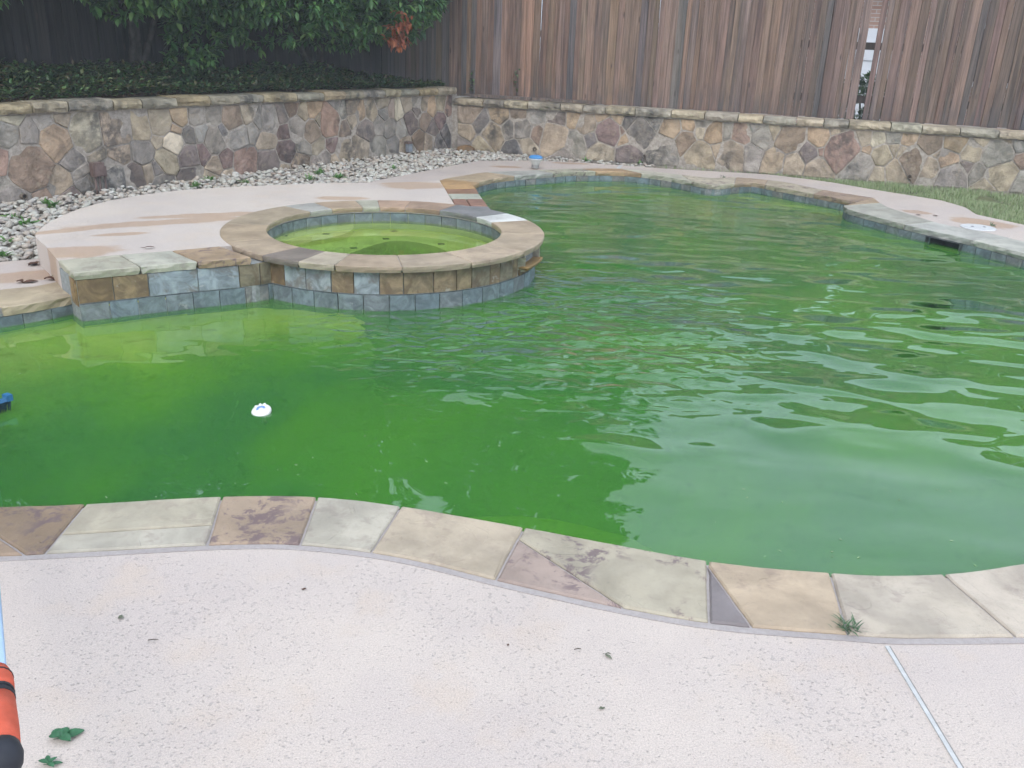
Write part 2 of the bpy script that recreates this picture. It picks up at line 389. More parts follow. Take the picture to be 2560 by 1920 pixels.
def mat_water(name, dens, color, calm, algae, cloud, pos_mask=None):
    """murky water: Fresnel mirror over a cloudy green volume"""
    t = NT(name); p = t.pos(); sep = t.n('ShaderNodeSeparateXYZ'); t.set(sep.inputs[0], p)
    def rot(a, sx, sy):
        m = t.n('ShaderNodeMapping'); m.inputs['Rotation'].default_value = (0, 0, a); m.inputs['Scale'].default_value = (sx, sy, 1)
        t.set(m.inputs['Vector'], p); return m.outputs[0]
    w1 = t.noise(rot(rad(20), 1.15, 2.5), 1.0, 0.0, .4, 0.3)
    w2 = t.noise(rot(rad(26), 2.5, 5.2), 1.0, 0.0, .4, 0.4)
    w3 = t.noise(rot(rad(-30), 6, 9), 1.0, 0.5, .5, 0.8)
    if pos_mask is None:
        h = t.math('MULTIPLY', t.math('ADD', t.math('MULTIPLY', w2, 0.6), t.math('MULTIPLY', w3, 0.3)), calm)
    else:
        ex = t.ramp(sep.outputs[0], -0.9, 0.5); ny = t.ramp(sep.outputs[1], 2.9, 4.7)
        jet = t.vmath('DISTANCE', p, tuple(pos_mask) + (0.0,))
        j = t.ramp(jet, 0.3, 2.0, 1, 0)
        amp = t.math('ADD', 0.13, t.math('MULTIPLY', t.math('MULTIPLY', ex, ny), 0.87))
        patch = t.ramp(t.noise(p, 0.8, 2), 0.45, 0.65, 0.55, 1.25)
        amp = t.math('MULTIPLY', t.math('MULTIPLY', amp, patch), t.ramp(sep.outputs[1], 5.6, 8.6, 1.0, 0.34))
        h = t.math('MULTIPLY', t.math('ADD', t.math('MULTIPLY', w1, 1.0), t.math('MULTIPLY', w2, 0.62)), amp)
        h = t.math('ADD', h, t.math('MULTIPLY', t.math('MULTIPLY', w3, t.math('ADD', t.math('MULTIPLY', j, .85), t.math('MULTIPLY', amp, .03))), 1.0))
        h = t.math('MULTIPLY', h, calm)
    nrm = t.bump(h, 1.0, 1.0)
    fr = t.n('ShaderNodeFresnel'); fr.inputs['IOR'].default_value = 1.47; t.set(fr.inputs['Normal'], nrm)
    gl = t.n('ShaderNodeBsdfGlossy'); gl.inputs['Roughness'].default_value = 0.015; t.set(gl.inputs['Normal'], nrm)
    gl.inputs['Color'].default_value = (1, 1, 1, 1)
    tr = t.n('ShaderNodeBsdfRefraction'); tr.inputs['IOR'].default_value = 1.33; tr.inputs['Roughness'].default_value = 0.0; t.set(tr.inputs['Normal'], nrm)
    # algae suspended just under the surface scatter the light back, unevenly
    cl = t.noise(p, 0.55, 4, .55, .6)
    ac = t.mix(t.ramp(cl, 0.35, 0.65), algae, (algae[0] * 1.7, algae[1] * 1.45, algae[2] * .7, 1))
    df = t.n('ShaderNodeBsdfDiffuse'); t.set(df.inputs['Color'], ac)
    m0 = t.n('ShaderNodeMixShader'); t.set(m0.inputs[0], cloud)
    t.t.links.new(tr.outputs[0], m0.inputs[1]); t.t.links.new(df.outputs[0], m0.inputs[2])
    mx = t.n('ShaderNodeMixShader'); t.set(mx.inputs[0], fr.outputs[0])
    t.t.links.new(m0.outputs[0], mx.inputs[1]); t.t.links.new(gl.outputs[0], mx.inputs[2])
    t.t.links.new(mx.outputs[0], t.out.inputs['Surface'])
    va = t.n('ShaderNodeVolumeAbsorption'); va.inputs['Color'].default_value = color; va.inputs['Density'].default_value = dens
    t.t.links.new(va.outputs[0], t.out.inputs['Volume'])
    return t.m

MAT = {}
MAT['flag'] = mat_flag('flagstone', (0.16, 0.11, 0.105, 1), 0.25)
MAT['flag_mottled'] = mat_flag('flagstone_mottled', (0.145, 0.10, 0.105, 1), 0.85)
MAT['rubble'] = mat_rubble()
MAT['mortar'] = mat_mortar('wall_mortar', (0.37, 0.32, 0.272, 1))
MAT['grout'] = mat_mortar('pool_grout', (0.42, 0.41, 0.395, 1), 60, 0.002, 0.1)
MAT['tile_grout'] = mat_mortar('tile_grout', (0.27, 0.28, 0.275, 1), 60, 0.002, 0.1)
MAT['joint_mortar'] = mat_mortar('coping_mortar', (0.36, 0.32, 0.305, 1), 60, 0.0008, 0.1, .92, 1.06)
MAT['tile_blue'] = mat_tile('slate_tile', (0.10, 0.115, 0.13, 1), 0.5)
MAT['tile_brown'] = mat_tile('rust_slate_tile', (0.12, 0.075, 0.045, 1), 0.55)
MAT['wood'] = mat_wood()
MAT['soil'] = mat_mortar('soil', (0.085, 0.062, 0.048, 1), 18, 0.02, 0.3)
MAT['dirt'] = mat_mortar('dirt_ground', (0.16, 0.13, 0.10, 1), 9, 0.02, 0.3)
MAT['bark'] = plain('bark', (0.055, 0.048, 0.044, 1), 0.9, 0.2, 12, 0.4, 0.01)

# ------------------------------------------------------------------ layout of the garden (metres, deck level z = 0)
WATER_Z, SPA_Z, SPA_WATER_Z = -0.11, 0.20, 0.075
SPA_C = np.array((-1.015, 6.72)); SPA_RI, SPA_RO = 0.885, 1.22
COP_T = 0.045

near_in = smooth_line(PL([(0, 1272), (210, 1265), (555, 1246), (790, 1247), (1003, 1270), (1310, 1323), (1770, 1407), (2080, 1437), (2230, 1443), (2400, 1436), (2560, 1412)]), .06)
near_out = smooth_line(PL([(0, 1395), (200, 1385), (560, 1366), (760, 1368), (1000, 1398), (1280, 1465), (1560, 1526), (1800, 1566), (2090, 1590), (2250, 1600), (2560, 1598)]), .06)
far_in_a = smooth_line([(-0.50, 9.13), (-0.53, 9.6), (-0.52, 10.15)] + PL([(1220, 452), (1280, 443), (1370, 436), (1440, 431), (1560, 432), (1660, 443), (1780, 464), (1840, 460), (1880, 458), (1934, 468), (2073, 494), (2140, 508)]), .1)
far_out_a = smooth_line([(-0.83, 9.23), (-0.93, 9.9), (-0.92, 10.5)] + PL([(1165, 440), (1210, 433), (1300, 429), (1440, 424), (1560, 424), (1650, 433), (1780, 447), (1840, 445), (1920, 452), (1972, 459), (2065, 478), (2185, 497)]), .1)
far_in_b = smooth_line(PL([(2108, 516), (2117, 524), (2180, 542), (2279, 568), (2423, 601), (2560, 637)]) + [(4.75, 6.7), (4.85, 5.6)], .1)
far_out_b = smooth_line(PL([(2200, 509), (2222, 521), (2287, 542), (2354, 562), (2470, 585), (2560, 607)]) + [(5.15, 7.0), (5.25, 5.6)], .1)
low_in = smooth_line([(-3.62, 3.9), (-3.35, 4.55)] + PL([(0, 775), (110, 758), (205, 738)]), .08)
low_out = smooth_line([(-4.0, 4.1), (-3.65, 4.85)] + PL([(0, 728), (85, 720), (165, 703)]), .08)
strip_in = PL([(1177, 457), (1200, 481), (1208, 495), (1221, 516), (1241, 536)], SPA_Z)
strip_out = PL([(1098, 450), (1137, 512)], SPA_Z)
rc_front = PL([(180, 682), (290, 672), (440, 658), (630, 643)], SPA_Z)     # raised coping beside the spa
rc_back = PL([(145, 650), (300, 636), (430, 626), (550, 615)], SPA_Z)
def spa_ang(x, y, z=SPA_Z):
    d = P2(x, y, z) - SPA_C; return math.atan2(d[1], d[0])
def spa_pt(a, r): return SPA_C + r * np.array((math.cos(a), math.sin(a)))
A_RIGHT = math.atan2(*(strip_in[-1] - SPA_C)[::-1])                        # where the spa leaves the strip
d0 = rc_front[-1] - SPA_C; A_LEFT = math.atan2(d0[1], d0[0])               # where it meets the raised coping (negative)
SPA_RW = 1.165
spa_front = [spa_pt(A_RIGHT + (A_LEFT - A_RIGHT) * k / 44, SPA_RW) for k in range(45)]
right_off = smooth_line([far_in_b[-1], (4.7, 4.5), (3.9, 3.4), (2.8, 2.85), near_in[-1]], .15)[1:-1]
left_off = smooth_line([near_in[0], (-2.5, 2.7), (-3.2, 3.05), (-3.6, 3.5), low_in[0]], .15)[1:-1]
OUTLINE = near_in + right_off[::-1] + far_in_b[::-1] + far_in_a[::-1] + strip_in[1:-1] + spa_front + rc_front[-2::-1] + low_in[::-1] + left_off[::-1]
OUTLINE = [np.array(p) for p in OUTLINE]
_t = [OUTLINE[0]]
for q in OUTLINE[1:]:
    if np.linalg.norm(q - _t[-1]) > 0.012: _t.append(q)
OUTLINE = ccw(_t)

# retaining walls
WA0 = P2(0, 515); WC = P2(1130, 374); WB1 = P2(2560, 484)
def dirn(a, b): d = b - a; return d / np.linalg.norm(d)
LD = dirn(WC, WA0); RD = dirn(WC, WB1)
LN = np.array((LD[1], -LD[0]));  LN = LN if LN[1] < 0 else -LN            # towards the pool
RN = np.array((-RD[1], RD[0]));  RN = RN if RN[1] < 0 else -RN
LH, RH = 0.795, 0.655            # masonry height below the caps
CAP_T = 0.088
L_LEN, R_LEN = 11.0, 12.0

# ------------------------------------------------------------------ ground, decks
ground_hole = [np.array(p) for p in [(-4.4, 2.0), (5.1, 2.0), (5.1, 9.0), (4.6, 10.4), (3.2, 11.85), (1.5, 12.3), (-0.4, 12.0), (-1.0, 11.0), (-1.0, 8.95), (-3.15, 7.6), (-3.15, 5.95), (-4.4, 5.95)]]
tag(sheet('ground', [np.array(p) for p in [(-29, -7), (29, -7), (29, 35), (-29, 35)]], [ground_hole], -0.05, MAT['dirt']), kind='structure')

deck_edge_far = PL([(935, 452), (1050, 430), (1140, 412), (1200, 402), (1320, 401), (1440, 405), (1520, 411), (1640, 420), (1920, 436), (2030, 449), (2093, 458), (2172, 472), (2267, 487), (2354, 501), (2412, 518), (2441, 536), (2560, 562)])
deck_hole = near_out + [np.array(p) for p in [(2.9, 2.5), (4.15, 3.1), (5.05, 4.3)]] + far_out_b[::-1] + far_out_a[::-1]
deck_hole += [np.array((-0.95, 9.0)), np.array((-2.2, 8.45)), np.array((-3.05, 7.8)), np.array((-3.36, 7.2)), np.array((-3.36, 6.4)), np.array((-3.2, 5.95))]
deck_hole += low_out[::-1] + [np.array(p) for p in [(-3.95, 3.3), (-3.3, 2.65), (-2.5, 2.4)]]
deck_outer = [np.array(p) for p in [(-9, -4), (9, -4), (9, 8.4), (5.9, 8.75)]] + deck_edge_far[::-1] + [np.array((-1.95, 9.6)), np.array((-2.0, 8.9)), np.array((-2.4, 8.7)), np.array((-3.2, 8.0)), np.array((-3.56, 7.2)), np.array((-3.52, 6.5))] + PL([(95, 647), (0, 655)]) + [np.array((-5.5, 5.75)), np.array((-9, 5.6))]
def S(x, y, rx, ry, a=0.0, z=0.0):
    p = P2(x, y, z); return (p[0], p[1], rx, ry, a)
deck_stains = [S(60, 690, .34, .16, .6), S(1265, 417, .22, .12), S(2450, 556, .34, .24, -.6), S(2290, 530, .16, .12, -.6), S(1420, 408, .3, .1)]
MAT['deck'] = mat_deck('deck_concrete', deck_stains, (0.535, 0.455, 0.40, 1))
# the slab rests on a ring: near part and far part share one sheet
deck = tag(sheet('pool_deck', deck_outer, [deck_hole], 0.0, MAT['deck'], depth=0.12), kind='structure')
MAT['joint'] = plain('joint_filler', lin(206, 204, 202), 0.7, .3, 40, .08)
MAT['joint_dark'] = plain('joint_dark', lin(150, 145, 140), 0.8, .3, 40, .1)
def strip_on(name, a, b, w, z, mat, parent, h=.004):
    a = np.array(a); b = np.array(b); d = dirn(a, b); n = np.array((-d[1], d[0])) * w / 2
    q = [a - n, b - n, b + n, a + n]
    V = [(p[0], p[1], z - .02) for p in q] + [(p[0], p[1], z + h) for p in q]
    return part(name, V, [(4, 5, 6, 7), (0, 1, 5, 4), (1, 2, 6, 5), (2, 3, 7, 6), (3, 0, 4, 7)], mat, parent)
ja, jb = P2(2217, 1617), P2(2402, 1925)
strip_on('expansion_joint', ja, ja + (jb - ja) * 2.5, 0.011, 0.0, MAT['joint'], deck)
jn = np.array((-(jb - ja)[1], (jb - ja)[0])) / np.linalg.norm(jb - ja)
strip_on('joint_shadow_gap', ja + jn * .0078, ja + jn * .0078 + (jb - ja) * 2.5, 0.004, 0.0, MAT['joint_dark'], deck, .003)
fa, fb = P2(1553, 413), P2(1543, 424)
strip_on('expansion_joint', fa, fb, 0.05, 0.0, MAT['joint'], deck)

# raised deck round the spa
raised_edge = smooth_line(PL([(145, 650), (110, 610), (88, 590), (95, 575), (130, 550), (200, 520), (300, 495), (440, 475), (640, 463), (830, 456), (1000, 454), (1100, 450)], SPA_Z), .12)
ringback = [spa_pt(A, SPA_RO - .02) for A in np.linspace(spa_ang(1137, 512), spa_ang(550, 615) + 2 * math.pi if spa_ang(550, 615) < 0 else spa_ang(550, 615), 30)]
raised_poly = raised_edge + [strip_out[0], strip_out[1]] + ringback + rc_back[::-1][1:]
_t = [np.array(raised_poly[0])]
for q in raised_poly[1:]:
    if np.linalg.norm(q - _t[-1]) > 0.015: _t.append(np.array(q))
raised_poly = ccw(_t)
def SR(x, y, rx, ry, a=0.0): return S(x, y, rx, ry, a, SPA_Z)
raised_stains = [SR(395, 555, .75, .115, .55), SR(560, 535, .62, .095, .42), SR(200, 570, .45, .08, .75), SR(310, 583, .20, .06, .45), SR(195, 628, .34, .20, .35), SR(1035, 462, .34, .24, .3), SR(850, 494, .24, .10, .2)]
MAT['deck_raised'] = mat_deck('raised_deck_concrete', raised_stains)  # paler copy of the deck: the near deck's shade is put into the colours
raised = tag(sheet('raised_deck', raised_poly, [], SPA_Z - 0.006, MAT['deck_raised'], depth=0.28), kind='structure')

# ------------------------------------------------------------------ pool basin: shell, coping stones, waterline tiles
basin = thing('pool_basin', None, None, (1.0, 2.9, -0.1)); tag(basin, kind='structure')
def mat_plaster(name):
    t = NT(name); p = t.pos()
    c = t.mix(t.ramp(t.noise(p, 2.2, 5, .6), 0.35, 0.7), (0.84, 0.78, 0.28, 1), (0.74, 0.74, 0.16, 1))
    c = t.mix(t.ramp(t.noise(p, 7, 6, .65), 0.55, 0.7, 0, .6), c, (0.42, 0.40, 0.06, 1))
    t.bsdf(c, 0.9, None, 0.1); return t.m
MAT['plaster'] = mat_plaster('algae_plaster')
MAT['spa_plaster'] = plain('spa_plaster', (0.80, 0.80, 0.42, 1), .9, .1, 3, .2)
wall_ring = offset(OUTLINE, 0.022)
FLOOR_Z = -1.55
n = len(wall_ring)
V = [(p[0], p[1], -0.02) for p in wall_ring] + [(p[0], p[1], FLOOR_Z) for p in wall_ring]
SK0, SK1 = P2(2322, 580), P2(2398, 597)
sk_c = (SK0 + SK1) / 2; sk_w = np.linalg.norm(SK1 - SK0)
F = []
for i in range(n):
    a, b = wall_ring[i], wall_ring[(i + 1) % n]
    if np.linalg.norm((a + b) / 2 - sk_c) < sk_w / 2 + .03:      # skimmer throat: wall starts lower here
        k = len(V); V += [(a[0], a[1], -0.2), (b[0], b[1], -0.2)]; F.append((k + 1, k, n + i, n + (i + 1) % n))
    else: F.append(((i + 1) % n, i, n + i, n + (i + 1) % n))
part('shell_wall', V, F, MAT['plaster'], basin)
gr_ = offset(OUTLINE, 0.0195); V = [(p[0], p[1], -0.03) for p in gr_] + [(p[0], p[1], -0.215) for p in gr_]
F = [((i + 1) % n, i, n + i, n + (i + 1) % n) for i in range(n) if np.linalg.norm((gr_[i] + gr_[(i + 1) % n]) / 2 - sk_c) >= sk_w / 2 + .03]
part('grout_band', V, F, MAT['tile_grout'], basin)
floor = sheet('shell_floor', offset(OUTLINE, 0.03), [], FLOOR_Z, MAT['plaster'], parent=basin)
# shallow shelf beside the spa, and the bench in the far alcove
wl_ = [np.array(p) for p in resample(low_in[6:] + rc_front[1:] + [spa_pt(A_LEFT + .25, SPA_RW), spa_pt(A_LEFT + .55, SPA_RW)], .12)]
V, F = [], []; prof = [(-.06, -.25), (.15, -.25), (.42, -.27), (.60, -.31), (.72, -.46), (.9, -.66), (1.1, -.95), (1.3, -1.25), (1.5, -1.55)]
for i, p in enumerate(wl_):
    k_ = min(1.0, .35 + (len(wl_) - 1 - i) * .05)
    for (d_, z_) in prof:
        q = p + np.array((math.sin(rad(31)), -math.cos(rad(31)))) * d_ * k_; V.append((q[0], q[1], z_))
m_ = len(prof)
F = [(i * m_ + j, i * m_ + j + 1, (i + 1) * m_ + j + 1, (i + 1) * m_ + j) for i in range(len(wl_) - 1) for j in range(m_ - 1)]
part('sun_shelf', V, F, MAT['plaster'], basin, smooth=True)
bench = PU([(1800, 489), (1850, 497), (1960, 516), (2060, 535), (2115, 548)], WATER_Z, -0.3) + [np.array((3.9, 9.8)), np.array((3.9, 10.2)), np.array((3.2, 11.1)), np.array((2.9, 11.4)), np.array((2.3, 11.1))]
sheet('alcove_bench', bench, [], -0.30, MAT['plaster'], depth=1.1, parent=basin)
mound = [np.array((0.05 + .95 * math.cos(a) * (1 + .15 * math.sin(3 * a)), 3.15 + .75 * math.sin(a))) for a in np.linspace(0, 2 * math.pi, 26)[:-1]]  # unseen mound added to the pool floor to brighten the water above it
k0 = len(mound)
V = [(p[0], p[1], -1.55) for p in mound] + [(0.05 + (p[0] - .05) * .62, 3.15 + (p[1] - 3.15) * .62, -.86) for p in mound] + [(0.05, 3.15, -.80)]
F = [(i, (i + 1) % k0, k0 + (i + 1) % k0, k0 + i) for i in range(k0)] + [(k0 + i, k0 + (i + 1) % k0, 2 * k0) for i in range(k0)]
part('added_mound', V, F, MAT['plaster'], basin, smooth=True)

def slab(poly, z0, z1, mat, parent, color, name='coping_stone', bevel=0.006, jit=0.004, gap=0.004, rough_side=None):
    """one flat stone: dense outline, uneven edge, small bevel"""
    poly = ccw([np.array(p, float) for p in poly])
    poly = resample(poly, 0.055, True)
    q = [poly[0]]
    for p in poly[1:]:
        if np.linalg.norm(p - q[-1]) > 0.008: q.append(p)
    poly = offset(q, -gap)
    sd_ = random.uniform(0, 100)
    def ring(off, z, j):
        r = offset(poly, off); out = []
        for p in r:
            v = noise.noise_vector(Vector((p[0] * 22 + sd_, p[1] * 22, z * 60)))
            out.append((p[0] + v[0] * j, p[1] + v[1] * j, z))
        return out
    zm = (z0 + z1) / 2
    R = [ring(-0.006, z0, jit * 1.5), ring(0.0, zm, jit * 2.2), ring(0.0, z1 - bevel, jit), ring(-bevel, z1, jit * .6)]
    n = len(poly); V = [v for r in R for v in r]
    F = [(k * n + i, k * n + (i + 1) % n, (k + 1) * n + (i + 1) % n, (k + 1) * n + i) for k in range(3) for i in range(n)]
    F.append(tuple(range(3 * n, 4 * n)))
    F.append(tuple(range(n))[::-1])
    c = np.mean(np.array(poly), axis=0); ctr = Vector((c[0], c[1], z1))
    me = mesh_of(name, [Vector(v) - ctr for v in V], F, mat)
    return link(name, me, parent, color, Matrix.Translation(ctr))
def arc(line):
    d = [0.0]
    for a, b in zip(line[:-1], line[1:]): d.append(d[-1] + np.linalg.norm(b - a))
    return np.array(d)
def nearest_t(line, p):
    L = arc(line); best = (1e9, 0)
    for i in range(len(line) - 1):
        a, b = line[i], line[i + 1]; e = b - a; k = np.clip((p - a) @ e / (e @ e + 1e-12), 0, 1)
        d = np.linalg.norm(a + e * k - p)
        if d < best[0]: best = (d, L[i] + k * (L[i + 1] - L[i]))
    return best[1]
def sub(line, t0, t1):
    L = arc(line); t0 = max(t0, 0); t1 = min(t1, L[-1])
    f = lambda t: np.array((np.interp(t, L, [p[0] for p in line]), np.interp(t, L, [p[1] for p in line])))
    return [f(t0)] + [p for p, l in zip(line, L) if t0 + 1e-3 < l < t1 - 1e-3] + [f(t1)]
def clip_half(poly, a, nrm):
    out = []
    for p, q in zip(poly, poly[1:] + poly[:1]):
        dp, dq = (p - a) @ nrm, (q - a) @ nrm
        if dp >= 0: out.append(p)
        if dp * dq < 0: out.append(p + (q - p) * dp / (dp - dq))
    return out
def split(poly, a, b):
    d = b - a; nrm = np.array((-d[1], d[0])) / np.linalg.norm(d)
    return clip_half(poly, a, nrm), clip_half(poly, a, -nrm)

# near coping, stone by stone
nin = [np.array(p) for p in smooth_line([(-3.3, 3.1), (-2.5, 2.72)] + [near_in[0]], .1)[:-1]] + near_in + [np.array(p) for p in smooth_line([near_in[-1], (2.8, 2.85), (3.9, 3.4)], .1)[1:]]
nout = [np.array(p) for p in smooth_line([(-3.5, 2.8), (-2.5, 2.4)] + [near_out[0]], .1)[:-1]] + near_out + [np.array(p) for p in smooth_line([near_out[-1], (2.9, 2.5), (4.15, 3.1)], .1)[1:]]
joints = [((-600, 1290), (-520, 1400)), ((-190, 1280), (-160, 1398)), ((215, 1265), (112, 1390)), ((555, 1246), (520, 1366)), ((793, 1248), (750, 1368)), ((1003, 1270), (925, 1390)),
          ((1310, 1323), (1240, 1455)), ((1768, 1407), (1772, 1560)), ((2074, 1437), (2119, 1592)), ((2355, 1440), (2540, 1600)), ((2760, 1380), (2900, 1560)), ((3150, 1250), (3500, 1500))]
ncol = [lin(176, 160, 142), lin(170, 152, 132), lin(160, 138, 118), lin(186, 178, 162), lin(166, 146, 128), lin(188, 180, 168), lin(186, 172, 154), lin(178, 168, 152), lin(192, 172, 150), lin(190, 178, 164), lin(196, 184, 172), lin(180, 165, 150)]
nmat = ['flag', 'flag', 'flag_mottled', 'flag', 'flag_mottled', 'flag', 'flag', 'flag_mottled', 'flag', 'flag', 'flag', 'flag']
for k in range(len(joints) - 1):
    (ia, oa), (ib, ob) = joints[k], joints[k + 1]
    A = sub(nin, nearest_t(nin, P2(*ia)), nearest_t(nin, P2(*ib)))
    B = sub(nout, nearest_t(nout, P2(*oa)), nearest_t(nout, P2(*ob)))
    poly = ccw(A + B[::-1]); pieces = [(poly, ncol[k + 1], nmat[k + 1])]
    cut = {2: ((150, 1343), (535, 1317)), 1: ((0, 1350), (70, 1396)), 6: ((1296, 1354), (1556, 1524)), 7: ((1774, 1428), (1880, 1575))}.get(k)
    if cut:
        p1, p2 = split(poly, P2(*cut[0]), P2(*cut[1]))
        alt = {2: (lin(182, 176, 164), 'flag'), 1: (lin(172, 150, 132), 'flag'), 6: (lin(166, 148, 140), 'flag_mottled'), 7: (lin(140, 132, 134), 'flag')}[k]
        lower, upper = sorted([p1, p2], key=lambda q: np.mean(np.array(q)[:, 1]))
        if k == 6 or k == 7: lower, upper = sorted([p1, p2], key=lambda q: abs(area2(q)))
        pieces = [(upper, ncol[k + 1], nmat[k + 1]), (lower, alt[0], alt[1])]
    for q, c, m in pieces:
        if len(q) > 2 and abs(area2(q)) > 1e-3: slab(q, -COP_T, 0.012, MAT[m], basin, vary(c, .04), jit=.0025)
def band(name, A, B, z, mat, parent, depth=0.05):
    return sheet(name, ccw(A + B[::-1]), [], z, mat, depth=depth, parent=parent)
def push(line, d):
    """move an open line sideways by d (left of travel positive)"""
    out = []
    for i, p in enumerate(line):
        a = line[max(i - 1, 0)]; b = line[min(i + 1, len(line) - 1)]; e = dirn(a, b); out.append(p + np.array((-e[1], e[0])) * d)
    return out
band('mortar_bed', push(nin, -0.02), push(nout, -0.022), 0.003, MAT['joint_mortar'], basin)

# far and right coping
PAL = [lin(178, 158, 134), lin(182, 174, 158), lin(168, 150, 128), lin(176, 178, 170), lin(186, 168, 148), lin(170, 168, 160), lin(160, 136, 116)]
def coping_run(A, B, step, cols, z0, z1, parent, jit=.007, mats=('flag', 'flag_mottled')):
    LA, LB = arc(A)[-1], arc(B)[-1]; k = max(2, int(LA / step)); cuts = [0.0]
    for i in range(1, k): cuts.append((i + random.uniform(-.25, .25)) / k)
    cuts.append(1.0); sk = [0.0] + [random.uniform(-.012, .012) for _ in range(k - 1)] + [0.0]
    for i in range(k):
        a = sub(A, cuts[i] * LA, cuts[i + 1] * LA); b = sub(B, (cuts[i] + sk[i]) * LB, (cuts[i + 1] + sk[i + 1]) * LB)
        slab(a + b[::-1], z0, z1, MAT[mats[1] if random.random() < .2 else mats[0]], parent, vary(cols[i % len(cols)], .05), jit=jit)
coping_run(far_in_a, far_out_a, 0.62, [lin(172, 148, 118), lin(178, 150, 116), lin(182, 164, 140), lin(178, 178, 172), lin(186, 182, 164), lin(186, 158, 128), lin(192, 188, 174), lin(188, 180, 162), lin(178, 158, 138), lin(188, 176, 158), lin(168, 146, 128)], -COP_T, 0.012, basin)
corner_stone = [far_in_b[0], far_in_a[-1], far_out_a[-1], P2(2222, 508), P2(2195, 520)]
coping_run(far_in_b, far_out_b, 0.75, [lin(178, 176, 168), lin(190, 190, 186), lin(190, 188, 180), lin(178, 172, 162), lin(186, 184, 176)], -COP_T, 0.012, basin)
slab([far_in_a[-1], far_out_a[-1], far_out_b[0], far_in_b[0]], -COP_T, 0.012, MAT['flag'], basin, lin(182, 160, 136))
coping_run(low_in, low_out, 0.55, [lin(172, 150, 122), lin(178, 158, 130), lin(186, 170, 146), lin(182, 164, 138), lin(186, 192, 188)], -COP_T, 0.012, basin)
band('mortar_bed', push(far_in_a, 0.02), push(far_out_a, 0.015), 0.002, MAT['joint_mortar'], basin)
band('mortar_bed', push(far_in_b, 0.02), push(far_out_b, 0.015), 0.002, MAT['joint_mortar'], basin)
band('mortar_bed', push(low_in, 0.02), push(low_out, 0.015), 0.002, MAT['joint_mortar'], basin)

# waterline tiles, one by one
def tile_mesh(w, h, d, mat, name='tile'):
    b = 0.002
    V = [(-w/2, 0, 0), (w/2, 0, 0), (w/2, 0, h), (-w/2, 0, h), (-w/2 + b, -d, b), (w/2 - b, -d, b), (w/2 - b, -d, h - b), (-w/2 + b, -d, h - b)]
    return mesh_of(name, V, [(4, 5, 6, 7), (0, 1, 5, 4), (1, 2, 6, 5), (2, 3, 7, 6), (3, 0, 4, 7)], mat)
BLUE = [lin(124, 137, 141), lin(128, 138, 140), lin(118, 131, 136), lin(130, 137, 138), lin(122, 133, 136), lin(118, 130, 132), lin(138, 136, 132)]
def tile_row(line, z0, h, widths, cols, mat, parent, side, d=0.010, back=0.0):
    """tiles along an open line; side = +1 when the pool lies left of travel"""
    L = arc(line)[-1]; t = 0.0; i = 0; cache = {}
    while t < L - 0.03:
        w = min(widths[i % len(widths)], L - t)
        a, b = sub(line, t, t + w)[0], sub(line, t, t + w)[-1]
        e = b - a; wl = np.linalg.norm(e)
        if wl < .02: break
        e = e / wl; nrm = np.array((-e[1], e[0])) * side
        m = Matrix.Identity(4); tx = e * (-side)
        m[0][0], m[1][0] = tx[0], tx[1]; m[0][1], m[1][1] = -nrm[0], -nrm[1]
        mid = (a + b) / 2 - nrm * back
        tilt = random.uniform(-.0015, .0015)
        m[0][3], m[1][3], m[2][3] = mid[0] + nrm[0] * tilt, mid[1] + nrm[1] * tilt, z0
        key = (round(wl, 3), mat)
        if key not in cache: cache[key] = tile_mesh(wl - 0.003, h, d, MAT[mat])
        link('tile', cache[key], parent, vary(cols[i % len(cols)] if i < len(cols) else random.choice(cols), .06), m)
        t += w; i += 1
TZ = -0.21
tile_row(far_in_a[2:], TZ, -COP_T - TZ - .002, [.165], [random.choice(BLUE) for _ in range(80)], 'tile_blue', basin, -1, back=.02)
t0, t1 = nearest_t(far_in_b, SK0), nearest_t(far_in_b, SK1)
for seg in (sub(far_in_b, 0, t0), sub(far_in_b, t1, 5.2)):
    tile_row(seg, TZ, -COP_T - TZ - .002, [.165], [random.choice(BLUE) for _ in range(40)], 'tile_blue', basin, -1, back=.02)
tile_row([far_in_b[0], far_in_a[-1]], TZ, -COP_T - TZ - .002, [.165], BLUE, 'tile_blue', basin, 1, back=.02)
tile_row(low_in, TZ, -COP_T - TZ - .002, [.165], [random.choice(BLUE) for _ in range(20)], 'tile_blue', basin, -1, back=.02)
e = dirn(SK0, SK1); o_ = np.array((-e[1], e[0])); o_ = o_ if o_ @ (sk_c - np.array((1., 6.))) > 0 else -o_
MAT['throat'] = plain('skimmer_plastic', (0.05, 0.055, 0.06, 1), .5)
a, b = SK0 - e * .02, SK1 + e * .02
q = [a + o_ * .005, b + o_ * .005, b + o_ * .28, a + o_ * .28]
V = [(p[0], p[1], -.32) for p in q] + [(p[0], p[1], -.048) for p in q]
part('skimmer_throat', V, [(1, 2, 6, 5), (2, 3, 7, 6), (3, 0, 4, 7), (4, 5, 6, 7), (0, 1, 2, 3)], MAT['throat'], basin)

